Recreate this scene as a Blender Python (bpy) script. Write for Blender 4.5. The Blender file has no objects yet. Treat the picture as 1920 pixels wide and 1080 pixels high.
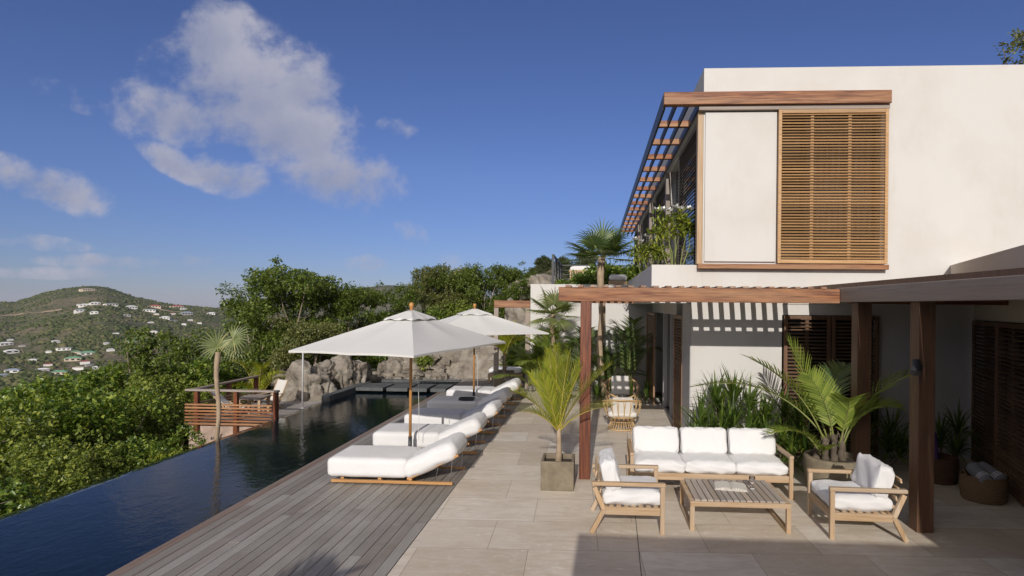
import bpy, math, random
import numpy as np
from mathutils import Vector, Matrix

# ------------------------------------------------------------------ camera, sky, sun, exposure
S = bpy.context.scene
COL = S.collection
R = math.radians
cam_d = bpy.data.cameras.new('camera'); cam = bpy.data.objects.new('camera', cam_d); COL.objects.link(cam)
S.camera = cam
cam_d.lens = 36 * 1060 / 1920; cam_d.sensor_width = 36
cam_d.shift_x = -(1059 - 960) / 1920; cam_d.shift_y = (572.4 - 540) / 1920
cam_d.clip_start = 0.05; cam_d.clip_end = 40000
YAW = math.atan(56 / 1060)
cam.matrix_world = Matrix.Translation((0, 0, 2.6)) @ Matrix.Rotation(YAW, 4, 'Z') @ Matrix.Rotation(R(90), 4, 'X') @ Matrix.Rotation(0.010, 4, 'Z')
S.view_settings.view_transform = 'Standard'; S.view_settings.look = 'None'
S.view_settings.exposure = 0.0; S.view_settings.gamma = 1
S.cycles.max_bounces = 8; S.cycles.diffuse_bounces = 3; S.cycles.glossy_bounces = 3
S.cycles.transmission_bounces = 8; S.cycles.transparent_max_bounces = 6
S.cycles.use_denoising = True

SUN_EL = R(24.3); SUN_DIR = Vector((-0.035, -1.0, 0.452)).normalized()
sun_d = bpy.data.lights.new('sun', 'SUN'); sun = bpy.data.objects.new('sun', sun_d); COL.objects.link(sun)
sun_d.energy = 3.55; sun_d.angle = R(0.5); sun_d.color = (1.0, 0.945, 0.88)
sun.rotation_mode = 'QUATERNION'; sun.rotation_quaternion = SUN_DIR.to_track_quat('Z', 'Y')
sun.location = (0, -30, 20)

W = bpy.data.worlds.new('World'); S.world = W; W.use_nodes = True
def sky():
    nt = W.node_tree; N = nt.nodes; L = nt.links
    bg = N['Background']; bg.inputs['Strength'].default_value = 0.085
    st = N.new('ShaderNodeTexSky'); st.sky_type = 'NISHITA'; st.sun_disc = False
    st.sun_elevation = SUN_EL; st.sun_rotation = R(182.0)
    st.altitude = 50; st.air_density = 1.0; st.dust_density = 0.0; st.ozone_density = 3.5
    def M(op, a, b=None, c=None, clamp=False):
        n = N.new('ShaderNodeMath'); n.operation = op; n.use_clamp = clamp
        for i, v in enumerate((a, b, c)):
            if v is None: continue
            if isinstance(v, (int, float)): n.inputs[i].default_value = v
            else: L.new(v, n.inputs[i])
        return n.outputs[0]
    tc = N.new('ShaderNodeTexCoord'); sp = N.new('ShaderNodeSeparateXYZ'); L.new(tc.outputs['Generated'], sp.inputs[0])
    y = M('MAXIMUM', sp.outputs[1], 0.02)
    u = M('DIVIDE', sp.outputs[0], y); v = M('DIVIDE', sp.outputs[2], y)
    cb = N.new('ShaderNodeCombineXYZ'); L.new(u, cb.inputs[0]); L.new(v, cb.inputs[1])
    def noise(scale, det, rough, off=(0, 0, 0), sc=(1, 1, 1), dist=0.0):
        mp = N.new('ShaderNodeMapping'); mp.inputs['Location'].default_value = off; mp.inputs['Scale'].default_value = sc
        L.new(cb.outputs[0], mp.inputs[0])
        n = N.new('ShaderNodeTexNoise'); n.inputs['Scale'].default_value = scale; n.inputs['Detail'].default_value = det
        n.inputs['Roughness'].default_value = rough; n.inputs['Distortion'].default_value = dist
        L.new(mp.outputs[0], n.inputs['Vector']); return n.outputs['Fac']
    n1 = noise(5.0, 12, 0.62, (0.3, 0.1, 0), (1, 1.2, 1), 0.12)
    n2 = noise(3.0, 3, 0.5, (7.3, 2.1, 0))
    n3 = noise(16, 7, 0.62, (1.3, 4.1, 0), (1, 1, 1), 0.1)
    # cloud masses: centre and half axes in tangent-plane units, tilt, weight
    mass = CLOUDS
    tot = None; shade = None
    for (cu, cv, a, b, tilt, wgt) in mass:
        du = M('SUBTRACT', u, cu); dv = M('SUBTRACT', v, cv)
        c, s = math.cos(tilt), math.sin(tilt)
        p = M('ADD', M('MULTIPLY', du, c / a), M('MULTIPLY', dv, s / a))
        q = M('ADD', M('MULTIPLY', du, -s / b), M('MULTIPLY', dv, c / b))
        e = M('SUBTRACT', 1.0, M('ADD', M('MULTIPLY', p, p), M('MULTIPLY', q, q)))
        e = M('MAXIMUM', e, -1.5); e = M('MINIMUM', e, M('MULTIPLY', e, wgt))
        sh = M('MULTIPLY', M('MAXIMUM', e, 0.0), M('SUBTRACT', 0.5, M('MULTIPLY', q, 0.5)))
        tot = e if tot is None else M('SMOOTH_MAX', tot, e, 0.25)
        shade = sh if shade is None else M('MAXIMUM', shade, sh)
    dens = M('ADD', M('MULTIPLY', tot, 0.66), M('MULTIPLY', M('SUBTRACT', n1, 0.45), 3.7))
    dens = M('ADD', dens, M('MULTIPLY', M('SUBTRACT', n3, 0.5), 0.5))
    gate = N.new('ShaderNodeMapRange'); gate.interpolation_type = 'SMOOTHSTEP'; L.new(tot, gate.inputs[0]); gate.inputs[1].default_value = -0.75; gate.inputs[2].default_value = -0.2
    mr = N.new('ShaderNodeMapRange'); mr.interpolation_type = 'SMOOTHSTEP'
    L.new(dens, mr.inputs[0]); mr.inputs[1].default_value = 0.05; mr.inputs[2].default_value = 0.9
    mr.inputs[3].default_value = 0.0; mr.inputs[4].default_value = 0.94
    # only above the horizon and only well in front
    up = N.new('ShaderNodeMapRange'); L.new(v, up.inputs[0]); up.inputs[1].default_value = -0.02; up.inputs[2].default_value = 0.01
    fr = N.new('ShaderNodeMapRange'); L.new(sp.outputs[1], fr.inputs[0]); fr.inputs[1].default_value = 0.1; fr.inputs[2].default_value = 0.3
    a_ = M('MULTIPLY', M('MULTIPLY', M('MULTIPLY', mr.outputs[0], gate.outputs[0]), up.outputs[0]), fr.outputs[0])
    k = M('ADD', M('ADD', M('MULTIPLY', shade, 1.1), 0.05), M('ADD', M('MULTIPLY', M('SUBTRACT', n2, 0.5), 0.9), M('MULTIPLY', M('SUBTRACT', n3, 0.5), 0.9)), clamp=True)
    cr = N.new('ShaderNodeMix'); cr.data_type = 'RGBA'
    L.new(k, cr.inputs['Factor']); cr.inputs['A'].default_value = (5.3, 5.3, 6.3, 1); cr.inputs['B'].default_value = (2.9, 3.3, 4.9, 1)
    hs = N.new('ShaderNodeMix'); hs.data_type = 'RGBA'; hs.blend_type = 'MULTIPLY'; hs.inputs['Factor'].default_value = 1.0
    L.new(st.outputs[0], hs.inputs['A']); hz = N.new('ShaderNodeMapRange'); L.new(sp.outputs[2], hz.inputs[0]); hz.inputs[1].default_value = 0.0; hz.inputs[2].default_value = 0.22
    tn = N.new('ShaderNodeMix'); tn.data_type = 'RGBA'; L.new(hz.outputs[0], tn.inputs['Factor'])
    tn.inputs['A'].default_value = (0.46, 0.50, 0.80, 1); tn.inputs['B'].default_value = SKY_TINT; L.new(tn.outputs['Result'], hs.inputs['B'])
    mx = N.new('ShaderNodeMix'); mx.data_type = 'RGBA'
    L.new(a_, mx.inputs['Factor']); L.new(hs.outputs['Result'], mx.inputs['A']); L.new(cr.outputs['Result'], mx.inputs['B'])
    # unseen warm cloud added behind the viewer to lift and neutralise the shade
    rv = N.new('ShaderNodeTexNoise'); rv.inputs['Scale'].default_value = 2.6; rv.inputs['Detail'].default_value = 6; L.new(tc.outputs['Generated'], rv.inputs['Vector'])
    rm = N.new('ShaderNodeMapRange'); rm.interpolation_type = 'SMOOTHSTEP'; L.new(rv.outputs['Fac'], rm.inputs[0]); rm.inputs[1].default_value = 0.42; rm.inputs[2].default_value = 0.60
    rb = N.new('ShaderNodeMapRange'); rb.interpolation_type = 'SMOOTHSTEP'; L.new(sp.outputs[1], rb.inputs[0]); rb.inputs[1].default_value = 0.05; rb.inputs[2].default_value = -0.45
    ru = N.new('ShaderNodeMapRange'); L.new(sp.outputs[2], ru.inputs[0]); ru.inputs[1].default_value = 0.0; ru.inputs[2].default_value = 0.1
    m2 = N.new('ShaderNodeMix'); m2.data_type = 'RGBA'
    L.new(M('MULTIPLY', M('MULTIPLY', rm.outputs[0], rb.outputs[0]), ru.outputs[0]), m2.inputs['Factor'])
    L.new(mx.outputs['Result'], m2.inputs['A']); m2.inputs['B'].default_value = (15.0, 13.6, 11.8, 1)
    L.new(m2.outputs['Result'], bg.inputs['Color'])
SKY_TINT = (0.66, 0.66, 0.95, 1)
def _c(px, py, a, b, tilt=0.0, w=1.0):
    return ((px - 1115) / 1060, (573 - py) / 1060, a / 1060, b / 1060, tilt, w)
CLOUDS = [_c(365, 60, 80, 85, -0.7), _c(420, 150, 185, 110, -0.3), _c(480, 225, 210, 90, -0.3), _c(300, 205, 150, 65, -0.1, .9),
          _c(550, 150, 70, 75, -.4, .8), _c(610, 325, 135, 75, -0.3), _c(410, 325, 90, 42, -0.2), _c(290, 300, 80, 26, -0.5, .7),
          _c(30, 345, 135, 44, -0.25), _c(90, 175, 95, 24, -0.35, .22), _c(10, 458, 110, 16, -0.1, .3),
          _c(735, 240, 42, 20, -0.2, .4), _c(690, 497, 55, 18, 0, .35), _c(765, 435, 36, 20, -.5, .4), _c(200, 495, 180, 16, 0, .5),
          _c(840, 495, 24, 20, 0, .35), _c(80, 520, 200, 12, 0, .35)]
sky()

# ------------------------------------------------------------------ tags
def tag(o, label=None, cat=None, group=None, kind=None):
    for k, v in (('label', label), ('category', cat), ('group', group), ('kind', kind)):
        if v: o[k] = v
    return o
def empty(name, loc=(0, 0, 0), rz=0.0, label=None, cat=None, group=None):
    o = bpy.data.objects.new(name, None); COL.objects.link(o); o.empty_display_size = 0.2
    o.location = loc; o.rotation_euler = (0, 0, rz)
    return tag(o, label, cat, group)
def copy_tree(o, parent=None):
    c = o.copy(); COL.objects.link(c)
    if parent is not None:
        c.parent = parent; c.matrix_parent_inverse = o.matrix_parent_inverse.copy()
    for ch in list(o.children): copy_tree(ch, c)
    return c

# ------------------------------------------------------------------ mesh builder
class MB:
    def __init__(s): s.v = []; s.f = []
    def add(s, vs, fs):
        b = len(s.v); s.v.extend([tuple(p) for p in vs]); s.f.extend([tuple(i + b for i in f) for f in fs]); return s
    def box(s, x0, x1, y0, y1, z0, z1):
        return s.add([(x0, y0, z0), (x1, y0, z0), (x1, y1, z0), (x0, y1, z0), (x0, y0, z1), (x1, y0, z1), (x1, y1, z1), (x0, y1, z1)],
                     [(0, 3, 2, 1), (4, 5, 6, 7), (0, 1, 5, 4), (1, 2, 6, 5), (2, 3, 7, 6), (3, 0, 4, 7)])
    def bar(s, p, q, w, h, up=(0, 0, 1)):
        p = Vector(p); q = Vector(q); d = (q - p).normalized(); up = Vector(up)
        if abs(d.dot(up)) > 0.98: up = Vector((1, 0, 0))
        a = d.cross(up).normalized(); b = a.cross(d).normalized()
        vs = [c + a * (sx * w / 2) + b * (sz * h / 2) for c in (p, q) for sx, sz in ((-1, -1), (1, -1), (1, 1), (-1, 1))]
        return s.add(vs, [(0, 1, 2, 3), (7, 6, 5, 4), (0, 4, 5, 1), (1, 5, 6, 2), (2, 6, 7, 3), (3, 7, 4, 0)])
    def tube(s, pts, r, n=8, cap=True):
        pts = [Vector(p) for p in pts]; m = len(pts)
        rs = r if isinstance(r, (list, tuple)) else [r] * m
        vs = []; a = None
        for i, p in enumerate(pts):
            d = (pts[min(i + 1, m - 1)] - pts[max(i - 1, 0)]).normalized()
            if a is None:
                a = d.cross(Vector((0, 0, 1)) if abs(d.z) < 0.95 else Vector((1, 0, 0))).normalized()
            else: a = (a - d * a.dot(d)).normalized()
            b = d.cross(a)
            for k in range(n):
                t = 2 * math.pi * k / n
                vs.append(p + (a * math.cos(t) + b * math.sin(t)) * rs[i])
        fs = [(i * n + k, i * n + (k + 1) % n, (i + 1) * n + (k + 1) % n, (i + 1) * n + k) for i in range(m - 1) for k in range(n)]
        if cap: fs += [tuple(range(n - 1, -1, -1)), tuple((m - 1) * n + k for k in range(n))]
        return s.add(vs, fs)
    def lathe(s, prof, n=24, c=(0, 0, 0)):
        vs = [(c[0] + r * math.cos(2 * math.pi * k / n), c[1] + r * math.sin(2 * math.pi * k / n), c[2] + z) for r, z in prof for k in range(n)]
        fs = [(i * n + k, i * n + (k + 1) % n, (i + 1) * n + (k + 1) % n, (i + 1) * n + k) for i in range(len(prof) - 1) for k in range(n)]
        return s.add(vs, fs)
    def strip(s, pts, ws, side, fold=0.0):
        """a tapering blade along pts; ws = half widths; fold lifts the edges"""
        vs = []; side = Vector(side)
        for i, (p, w) in enumerate(zip(pts, ws)):
            p = Vector(p); d = (Vector(pts[min(i + 1, len(pts) - 1)]) - Vector(pts[max(i - 1, 0)]))
            d.normalize(); a = (side - d * side.dot(d))
            a = a.normalized() if a.length > 1e-6 else Vector((1, 0, 0)); nrm = d.cross(a)
            vs += [p - a * w + nrm * fold * w, p, p + a * w + nrm * fold * w]
        fs = []
        for i in range(len(pts) - 1):
            b = i * 3
            fs += [(b, b + 1, b + 4, b + 3), (b + 1, b + 2, b + 5, b + 4)]
        return s.add(vs, fs)
    def mesh(s, name):
        me = bpy.data.meshes.new(name); me.from_pydata(s.v, [], s.f); me.update(); return me
    def build(s, name, mat, parent=None, smooth=False, bevel=0.0, seg=2, solid=0.0):
        me = s.mesh(name); me.materials.append(mat)
        o = bpy.data.objects.new(name, me); COL.objects.link(o)
        if parent is not None: o.parent = parent
        if smooth: me.polygons.foreach_set('use_smooth', [True] * len(me.polygons))
        if solid:
            m = o.modifiers.new('solid', 'SOLIDIFY'); m.thickness = solid; m.offset = 0
        if bevel:
            m = o.modifiers.new('bevel', 'BEVEL'); m.width = bevel; m.segments = seg; m.limit_method = 'ANGLE'; m.angle_limit = R(40)
        return o
def np_obj(name, V, F, mat, parent=None, smooth=False):
    me = bpy.data.meshes.new(name)
    V = np.asarray(V, dtype=np.float32); F = np.asarray(F, dtype=np.int32); k = F.shape[1]
    me.vertices.add(len(V)); me.vertices.foreach_set('co', V.ravel())
    me.loops.add(F.size); me.loops.foreach_set('vertex_index', F.ravel())
    me.polygons.add(len(F)); me.polygons.foreach_set('loop_start', np.arange(0, F.size, k, dtype=np.int32))
    me.polygons.foreach_set('loop_total', np.full(len(F), k, dtype=np.int32))
    if smooth: me.polygons.foreach_set('use_smooth', np.ones(len(F), dtype=bool))
    me.update(calc_edges=True); me.validate()
    me.materials.append(mat)
    o = bpy.data.objects.new(name, me); COL.objects.link(o)
    if parent is not None: o.parent = parent
    return o
def cushion(mb, c, size, r=0.06, puff=0.0, rot=None, n=10, wob=0.0, seed=0, pinch=0.0):
    """a stuffed cushion: rounded box, crowned faces, slightly uneven"""
    hx, hy, hz = (a / 2 for a in size); r = min(r, hx, hy, hz); rng = random.Random(seed)
    ph = [rng.uniform(0, 6.28) for _ in range(6)]
    idx = {}; vs = []; fs = []
    def vert(i, j, k):
        key = (i, j, k)
        if key in idx: return idx[key]
        p = [(-1 + 2 * t / n) for t in key]
        p = [math.copysign(abs(a) ** 0.72, a) for a in p]        # more rows near the rims
        q = Vector((p[0] * hx, p[1] * hy, p[2] * hz))
        inn = Vector((max(-hx + r, min(hx - r, q.x)), max(-hy + r, min(hy - r, q.y)), max(-hz + r, min(hz - r, q.z))))
        d = q - inn
        if d.length > 1e-9: q = inn + d.normalized() * r
        cx, cy, cz = 1 - p[0] ** 2, 1 - p[1] ** 2, 1 - p[2] ** 2
        q.z += p[2] * puff * (cx * cy) ** 0.6
        q.x += p[0] * puff * 0.25 * (cy * cz); q.y += p[1] * puff * 0.25 * (cx * cz)
        if pinch:
            e = (abs(p[0]) * abs(p[1])) ** 4; q.x *= 1 + pinch * e; q.y *= 1 + pinch * e
        if wob:
            an_ = math.atan2(p[1], p[0]); cr_ = (abs(p[0]) * abs(p[1])) ** 1.5
            q.z += wob * 1.3 * cr_ * math.sin(17 * an_ + ph[5]) * p[2]
            q.z += wob * (math.sin(7 * p[0] + ph[0]) * math.sin(5 * p[1] + ph[1]) + 0.5 * math.sin(13 * p[0] + 9 * p[1] + ph[2])) * (0.3 + abs(p[2]))
            q.x += wob * 0.6 * math.sin(6 * p[1] + 4 * p[2] + ph[3]); q.y += wob * 0.6 * math.sin(6 * p[0] + 4 * p[2] + ph[4])
        idx[key] = len(vs); vs.append(q); return idx[key]
    for a in range(n):
        for b in range(n):
            for f in (0, n):
                for ax in range(3):
                    def K(u, v):
                        k = [0, 0, 0]; k[ax] = f; k[(ax + 1) % 3] = u; k[(ax + 2) % 3] = v; return vert(*k)
                    q = (K(a, b), K(a + 1, b), K(a + 1, b + 1), K(a, b + 1))
                    fs.append(q if f == n else q[::-1])
    m = Matrix.Translation(Vector(c)) @ (rot.to_4x4() if rot is not None else Matrix.Identity(4))
    mb.add([m @ p for p in vs], fs); return mb

# ------------------------------------------------------------------ materials
def mat(name, build, **kw):
    m = bpy.data.materials.new(name); m.use_nodes = True
    nt = m.node_tree; b = nt.nodes['Principled BSDF']
    class H: pass
    h = H(); h.nt = nt; h.N = nt.nodes; h.L = nt.links; h.b = b; h.m = m
    h.tc = h.N.new('ShaderNodeTexCoord').outputs['Object']
    def math_(op, a, b_=None, c=None, clamp=False):
        n = h.N.new('ShaderNodeMath'); n.operation = op; n.use_clamp = clamp
        for i, v in enumerate((a, b_, c)):
            if v is None: continue
            if isinstance(v, (int, float)): n.inputs[i].default_value = v
            else: h.L.new(v, n.inputs[i])
        return n.outputs[0]
    h.math = math_
    def mapped(scale=(1, 1, 1), loc=(0, 0, 0), rot=(0, 0, 0), vec=None):
        n = h.N.new('ShaderNodeMapping'); n.inputs['Scale'].default_value = scale; n.inputs['Location'].default_value = loc; n.inputs['Rotation'].default_value = rot
        h.L.new(vec or h.tc, n.inputs[0]); return n.outputs[0]
    h.map = mapped
    def noise(scale=5, det=4, rough=0.55, vec=None, dist=0.0):
        n = h.N.new('ShaderNodeTexNoise'); n.inputs['Scale'].default_value = scale; n.inputs['Detail'].default_value = det
        n.inputs['Roughness'].default_value = rough; n.inputs['Distortion'].default_value = dist
        h.L.new(vec or h.tc, n.inputs['Vector']); return n.outputs['Fac']
    h.noise = noise
    def ramp(fac, stops, interp='LINEAR'):
        n = h.N.new('ShaderNodeValToRGB'); n.color_ramp.interpolation = interp
        e = n.color_ramp.elements
        while len(e) < len(stops): e.new(0.5)
        for el, (p, c) in zip(e, stops):
            el.position = p; el.color = (*c, 1) if len(c) == 3 else c
        h.L.new(fac, n.inputs[0]); return n.outputs[0]
    h.ramp = ramp
    def mix(fac, a, b_, mode='MIX'):
        n = h.N.new('ShaderNodeMix'); n.data_type = 'RGBA'; n.blend_type = mode
        if isinstance(fac, (int, float)): n.inputs['Factor'].default_value = fac
        else: h.L.new(fac, n.inputs['Factor'])
        for key, v in (('A', a), ('B', b_)):
            if isinstance(v, tuple): n.inputs[key].default_value = (*v, 1)
            else: h.L.new(v, n.inputs[key])
        return n.outputs['Result']
    h.mix = mix
    def bump(height, strength=0.3, dist=0.01):
        n = h.N.new('ShaderNodeBump'); n.inputs['Strength'].default_value = strength; n.inputs['Distance'].default_value = dist
        h.L.new(height, n.inputs['Height']); h.L.new(n.outputs[0], b.inputs['Normal']); return n.outputs[0]
    h.bump = bump
    def island():
        return h.N.new('ShaderNodeNewGeometry').outputs['Random Per Island']
    h.island = island
    def col(c):
        if isinstance(c, tuple): b.inputs['Base Color'].default_value = (*c, 1)
        else: h.L.new(c, b.inputs['Base Color'])
    h.col = col
    def setv(**k):
        for kk, v in k.items():
            inp = b.inputs[kk.replace('_', ' ')]
            if isinstance(v, (int, float)): inp.default_value = v
            else: h.L.new(v, inp)
    h.set = setv
    build(h, **kw); return m
def m_plain(h, c, rough=0.6, metal=0.0, var=0.08, scale=6.0):
    n = h.noise(scale, 4)
    h.col(h.mix(h.math('MULTIPLY', n, 1.0), tuple(a * (1 - var) for a in c), tuple(min(1, a * (1 + var)) for a in c)))
    h.set(Roughness=rough, Metallic=metal)
def m_wood(h, a, b, axis=0, rough=0.55, fine=40.0, stain=None, amount=0.5, island=0.25, bump=0.25, con=(0.3, 0.7)):
    """long-grained timber; axis = grain direction"""
    sc = [fine, fine, fine]; sc[axis] = fine * 0.045
    isl = h.island()
    off = h.N.new('ShaderNodeVectorMath'); off.operation = 'ADD'
    cb = h.N.new('ShaderNodeCombineXYZ')
    for i in range(3): h.L.new(h.math('MULTIPLY', isl, 37.0 + 11 * i), cb.inputs[i])
    h.L.new(h.tc, off.inputs[0]); h.L.new(cb.outputs[0], off.inputs[1])
    g = h.noise(1.0, 5, 0.62, h.map(tuple(sc), vec=off.outputs[0]))
    sc2 = [v * 0.12 for v in sc]
    g2 = h.noise(1.0, 3, 0.5, h.map(tuple(sc2), vec=off.outputs[0]))
    c = h.mix(h.ramp(g, [(con[0], (0, 0, 0)), (con[1], (1, 1, 1))]), a, b)
    if stain is not None:
        c = h.mix(h.math('MULTIPLY', h.ramp(h.math('ADD', h.math('MULTIPLY', g2, .7), h.math('MULTIPLY', g, .3)), [(0.44, (0, 0, 0)), (0.60, (1, 1, 1))]), amount), c, stain)
    c = h.mix(1.0, c, h.ramp(isl, [(0, (1 - island,) * 3), (1, (1 + island * 0.4,) * 3)]), 'MULTIPLY')
    h.col(c); h.set(Roughness=rough)
    h.bump(g, bump, 0.004)
def m_leaf(h, a, b, c=None, rough=0.42, trans=0.35, spec=0.5):
    isl = h.island()
    n = h.noise(0.9, 3)
    stops = [(0.0, a), (0.55, b)] + ([(1.0, c)] if c else [])
    col = h.ramp(h.math('ADD', h.math('MULTIPLY', isl, 0.7), h.math('MULTIPLY', n, 0.35)), stops)
    h.col(col); h.set(Roughness=rough)
    h.b.inputs['Specular IOR Level'].default_value = spec
    tr = h.N.new('ShaderNodeBsdfTranslucent')
    hs = h.mix(1.0, col, (1.5, 1.45, 0.55), 'MULTIPLY'); h.L.new(hs, tr.inputs['Color'])
    mx = h.N.new('ShaderNodeMixShader'); mx.inputs[0].default_value = trans
    out = h.N['Material Output']
    h.L.new(h.b.outputs[0], mx.inputs[1]); h.L.new(tr.outputs[0], mx.inputs[2]); h.L.new(mx.outputs[0], out.inputs['Surface'])

def b_render(h, c=(0.585, 0.565, 0.535)):
    n = h.noise(0.9, 6, 0.62); n2 = h.noise(3.5, 5, 0.6, h.map((1, 1, 0.35)))
    col = h.mix(h.ramp(n, [(0.45, (0, 0, 0)), (0.72, (1, 1, 1))]), c, tuple(a * f for a, f in zip(c, (0.93, 0.90, 0.86))))
    col = h.mix(h.math('MULTIPLY', h.ramp(n2, [(0.58, (0, 0, 0)), (0.75, (1, 1, 1))]), 0.35), col, tuple(a * f for a, f in zip(c, (0.86, 0.82, 0.76))))
    h.col(col); h.set(Roughness=0.88)
    h.bump(h.noise(60, 4), 0.12, 0.004)
def b_travertine(h):
    v = h.map((1, 1, 1), (0.47, 0.32, 0), (0, 0, R(-2.0)))
    br = h.N.new('ShaderNodeTexBrick'); h.L.new(v, br.inputs['Vector'])
    br.offset = 0.37; br.inputs['Scale'].default_value = 1.0; br.inputs['Mortar Size'].default_value = 0.0028
    br.inputs['Brick Width'].default_value = 1.18; br.inputs['Row Height'].default_value = 0.79; br.inputs['Bias'].default_value = 0
    br.inputs['Color1'].default_value = (0, 0, 0, 1); br.inputs['Color2'].default_value = (1, 1, 1, 1); br.inputs['Mortar'].default_value = (0.5, 0.5, 0.5, 1)
    cell = br.outputs['Color']
    base = h.ramp(cell, [(0, (0.57, 0.49, 0.39)), (0.5, (0.69, 0.615, 0.51)), (1, (0.75, 0.695, 0.605))])
    band = h.noise(1.0, 9, 0.74, h.map((1.3, 5, 1)), 1.6)
    col = h.mix(h.ramp(band, [(0.40, (0, 0, 0)), (0.62, (1, 1, 1))]), base, h.mix(0.5, base, (0.47, 0.37, 0.265)))
    pale = h.noise(7, 8, 0.75, h.map((1, 2.0, 1)), 0.8)
    col = h.mix(h.math('MULTIPLY', h.ramp(pale, [(0.54, (0, 0, 0)), (0.66, (1, 1, 1))]), 0.6), col, (0.76, 0.72, 0.65))
    dirt = h.noise(0.7, 6, 0.65)
    col = h.mix(h.math('MULTIPLY', h.ramp(dirt, [(0.5, (0, 0, 0)), (0.72, (1, 1, 1))]), 0.5), col, (0.42, 0.325, 0.225))
    col = h.mix(br.outputs['Fac'], col, (0.25, 0.21, 0.16))
    h.col(col); h.set(Roughness=h.ramp(pale, [(0.3, (0.5,) * 3), (0.7, (0.68,) * 3)]))
    hh = h.math('SUBTRACT', h.noise(26, 5, 0.7), h.math('MULTIPLY', br.outputs['Fac'], 0.8))
    h.bump(hh, 0.16, 0.006)
def b_water(h):
    h.col(h.mix(h.noise(0.8, 3), (0.002, 0.005, 0.009), (0.004, 0.012, 0.017))); h.set(Roughness=0.03, IOR=1.33)
    h.b.inputs['Specular IOR Level'].default_value = 0.5
    a = h.math('MULTIPLY', h.noise(1.0, 3, 0.55, h.map((5.5, 3.2, 1), rot=(0, 0, 0.5)), 0.6), h.ramp(h.noise(0.35, 3), [(0.35, (.45,) * 3), (0.65, (1, 1, 1))]))
    b = h.noise(1.0, 3, 0.6, h.map((17, 11, 1), rot=(0, 0, -0.3)), 0.4)
    h.bump(h.math('ADD', a, h.math('MULTIPLY', b, 0.3)), 0.24, 0.026)
def b_rock(h, warm=0.3, rust=0.0):
    n = h.noise(1.9, 12, 0.76, None, 0.5); n2 = h.noise(6, 9, 0.78); n3 = h.noise(0.9, 5, 0.62, h.map((1, 1, 1.9), (3, 1, 2)))
    n4 = h.noise(2.2, 9, 0.75, h.map((1, 1, 2.4), (8, 4, 1)), 1.5)
    col = h.ramp(n, [(0.28, (0.075, 0.062, 0.046)), (0.42, (0.175, 0.150, 0.120)), (0.54, (0.285, 0.255, 0.212)), (0.74, (0.47, 0.435, 0.375))])
    col = h.mix(h.math('MULTIPLY', h.ramp(n2, [(0.48, (0, 0, 0)), (0.66, (1, 1, 1))]), warm), col, (0.42, 0.32, 0.21))
    col = h.mix(h.math('MULTIPLY', h.ramp(n4, [(0.30, (1, 1, 1)), (0.42, (0, 0, 0))]), 0.8), col, (0.11, 0.095, 0.075))
    if rust:
        sp = h.N.new('ShaderNodeSeparateXYZ'); h.L.new(h.tc, sp.inputs[0])
        low = h.math('MULTIPLY', h.math('SUBTRACT', 0.25, sp.outputs[2]), 0.9)
        f = h.ramp(h.math('ADD', h.math('ADD', n3, low), h.math('MULTIPLY', h.math('SUBTRACT', n2, .5), .4)), [(0.62, (0, 0, 0)), (0.82, (1, 1, 1))])
        col = h.mix(h.math('MULTIPLY', f, rust), col, (0.50, 0.25, 0.085))
    h.col(col); h.set(Roughness=0.9)
    h.bump(h.math('ADD', n, h.math('MULTIPLY', n2, 0.55)), 0.9, 0.10)
def b_terrain(h):
    n = h.noise(0.012, 6, 0.65); n2 = h.noise(0.09, 5, 0.7); n3 = h.noise(0.35, 4, 0.7)
    col = h.ramp(h.math('ADD', h.math('MULTIPLY', n, 0.6), h.math('MULTIPLY', n2, 0.45)),
                 [(0.36, (0.055, 0.068, 0.030)), (0.48, (0.095, 0.105, 0.050)), (0.56, (0.17, 0.14, 0.09)), (0.68, (0.27, 0.20, 0.14))])
    col = h.mix(h.ramp(n3, [(0.45, (0, 0, 0)), (0.6, (1, 1, 1))]), col, h.mix(0.6, col, (0.045, 0.056, 0.026)))
    h.col(col); h.set(Roughness=0.95); h.b.inputs['Specular IOR Level'].default_value = 0.1
def b_deck(h):
    isl = h.island()
    cb = h.N.new('ShaderNodeCombineXYZ'); h.L.new(h.math('MULTIPLY', isl, 91.0), cb.inputs[0]); h.L.new(h.math('MULTIPLY', isl, 57.0), cb.inputs[1])
    off = h.N.new('ShaderNodeVectorMath'); off.operation = 'ADD'; h.L.new(h.tc, off.inputs[0]); h.L.new(cb.outputs[0], off.inputs[1])
    g = h.noise(1.0, 6, 0.68, h.map((60, 1.7, 20), vec=off.outputs[0]))
    g2 = h.noise(1.0, 4, 0.6, h.map((7, 0.5, 5), vec=off.outputs[0]))
    wear = h.noise(0.55, 5, 0.6)
    c = h.ramp(isl, [(0, (0.235, 0.21, 0.18)), (0.35, (0.30, 0.274, 0.238)), (0.7, (0.345, 0.322, 0.288)), (1, (0.41, 0.388, 0.35))])
    c = h.mix(h.ramp(g, [(0.3, (0, 0, 0)), (0.75, (1, 1, 1))]), h.mix(0.55, c, (0.125, 0.105, 0.085)), c)
    c = h.mix(h.math('MULTIPLY', h.ramp(g2, [(0.5, (0, 0, 0)), (0.7, (1, 1, 1))]), 0.5), c, (0.22, 0.155, 0.115))
    c = h.mix(h.math('MULTIPLY', h.ramp(wear, [(0.48, (0, 0, 0)), (0.7, (1, 1, 1))]), 0.35), c, (0.45, 0.43, 0.41))
    h.col(c); h.set(Roughness=0.62); h.bump(g, 0.35, 0.004)
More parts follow.
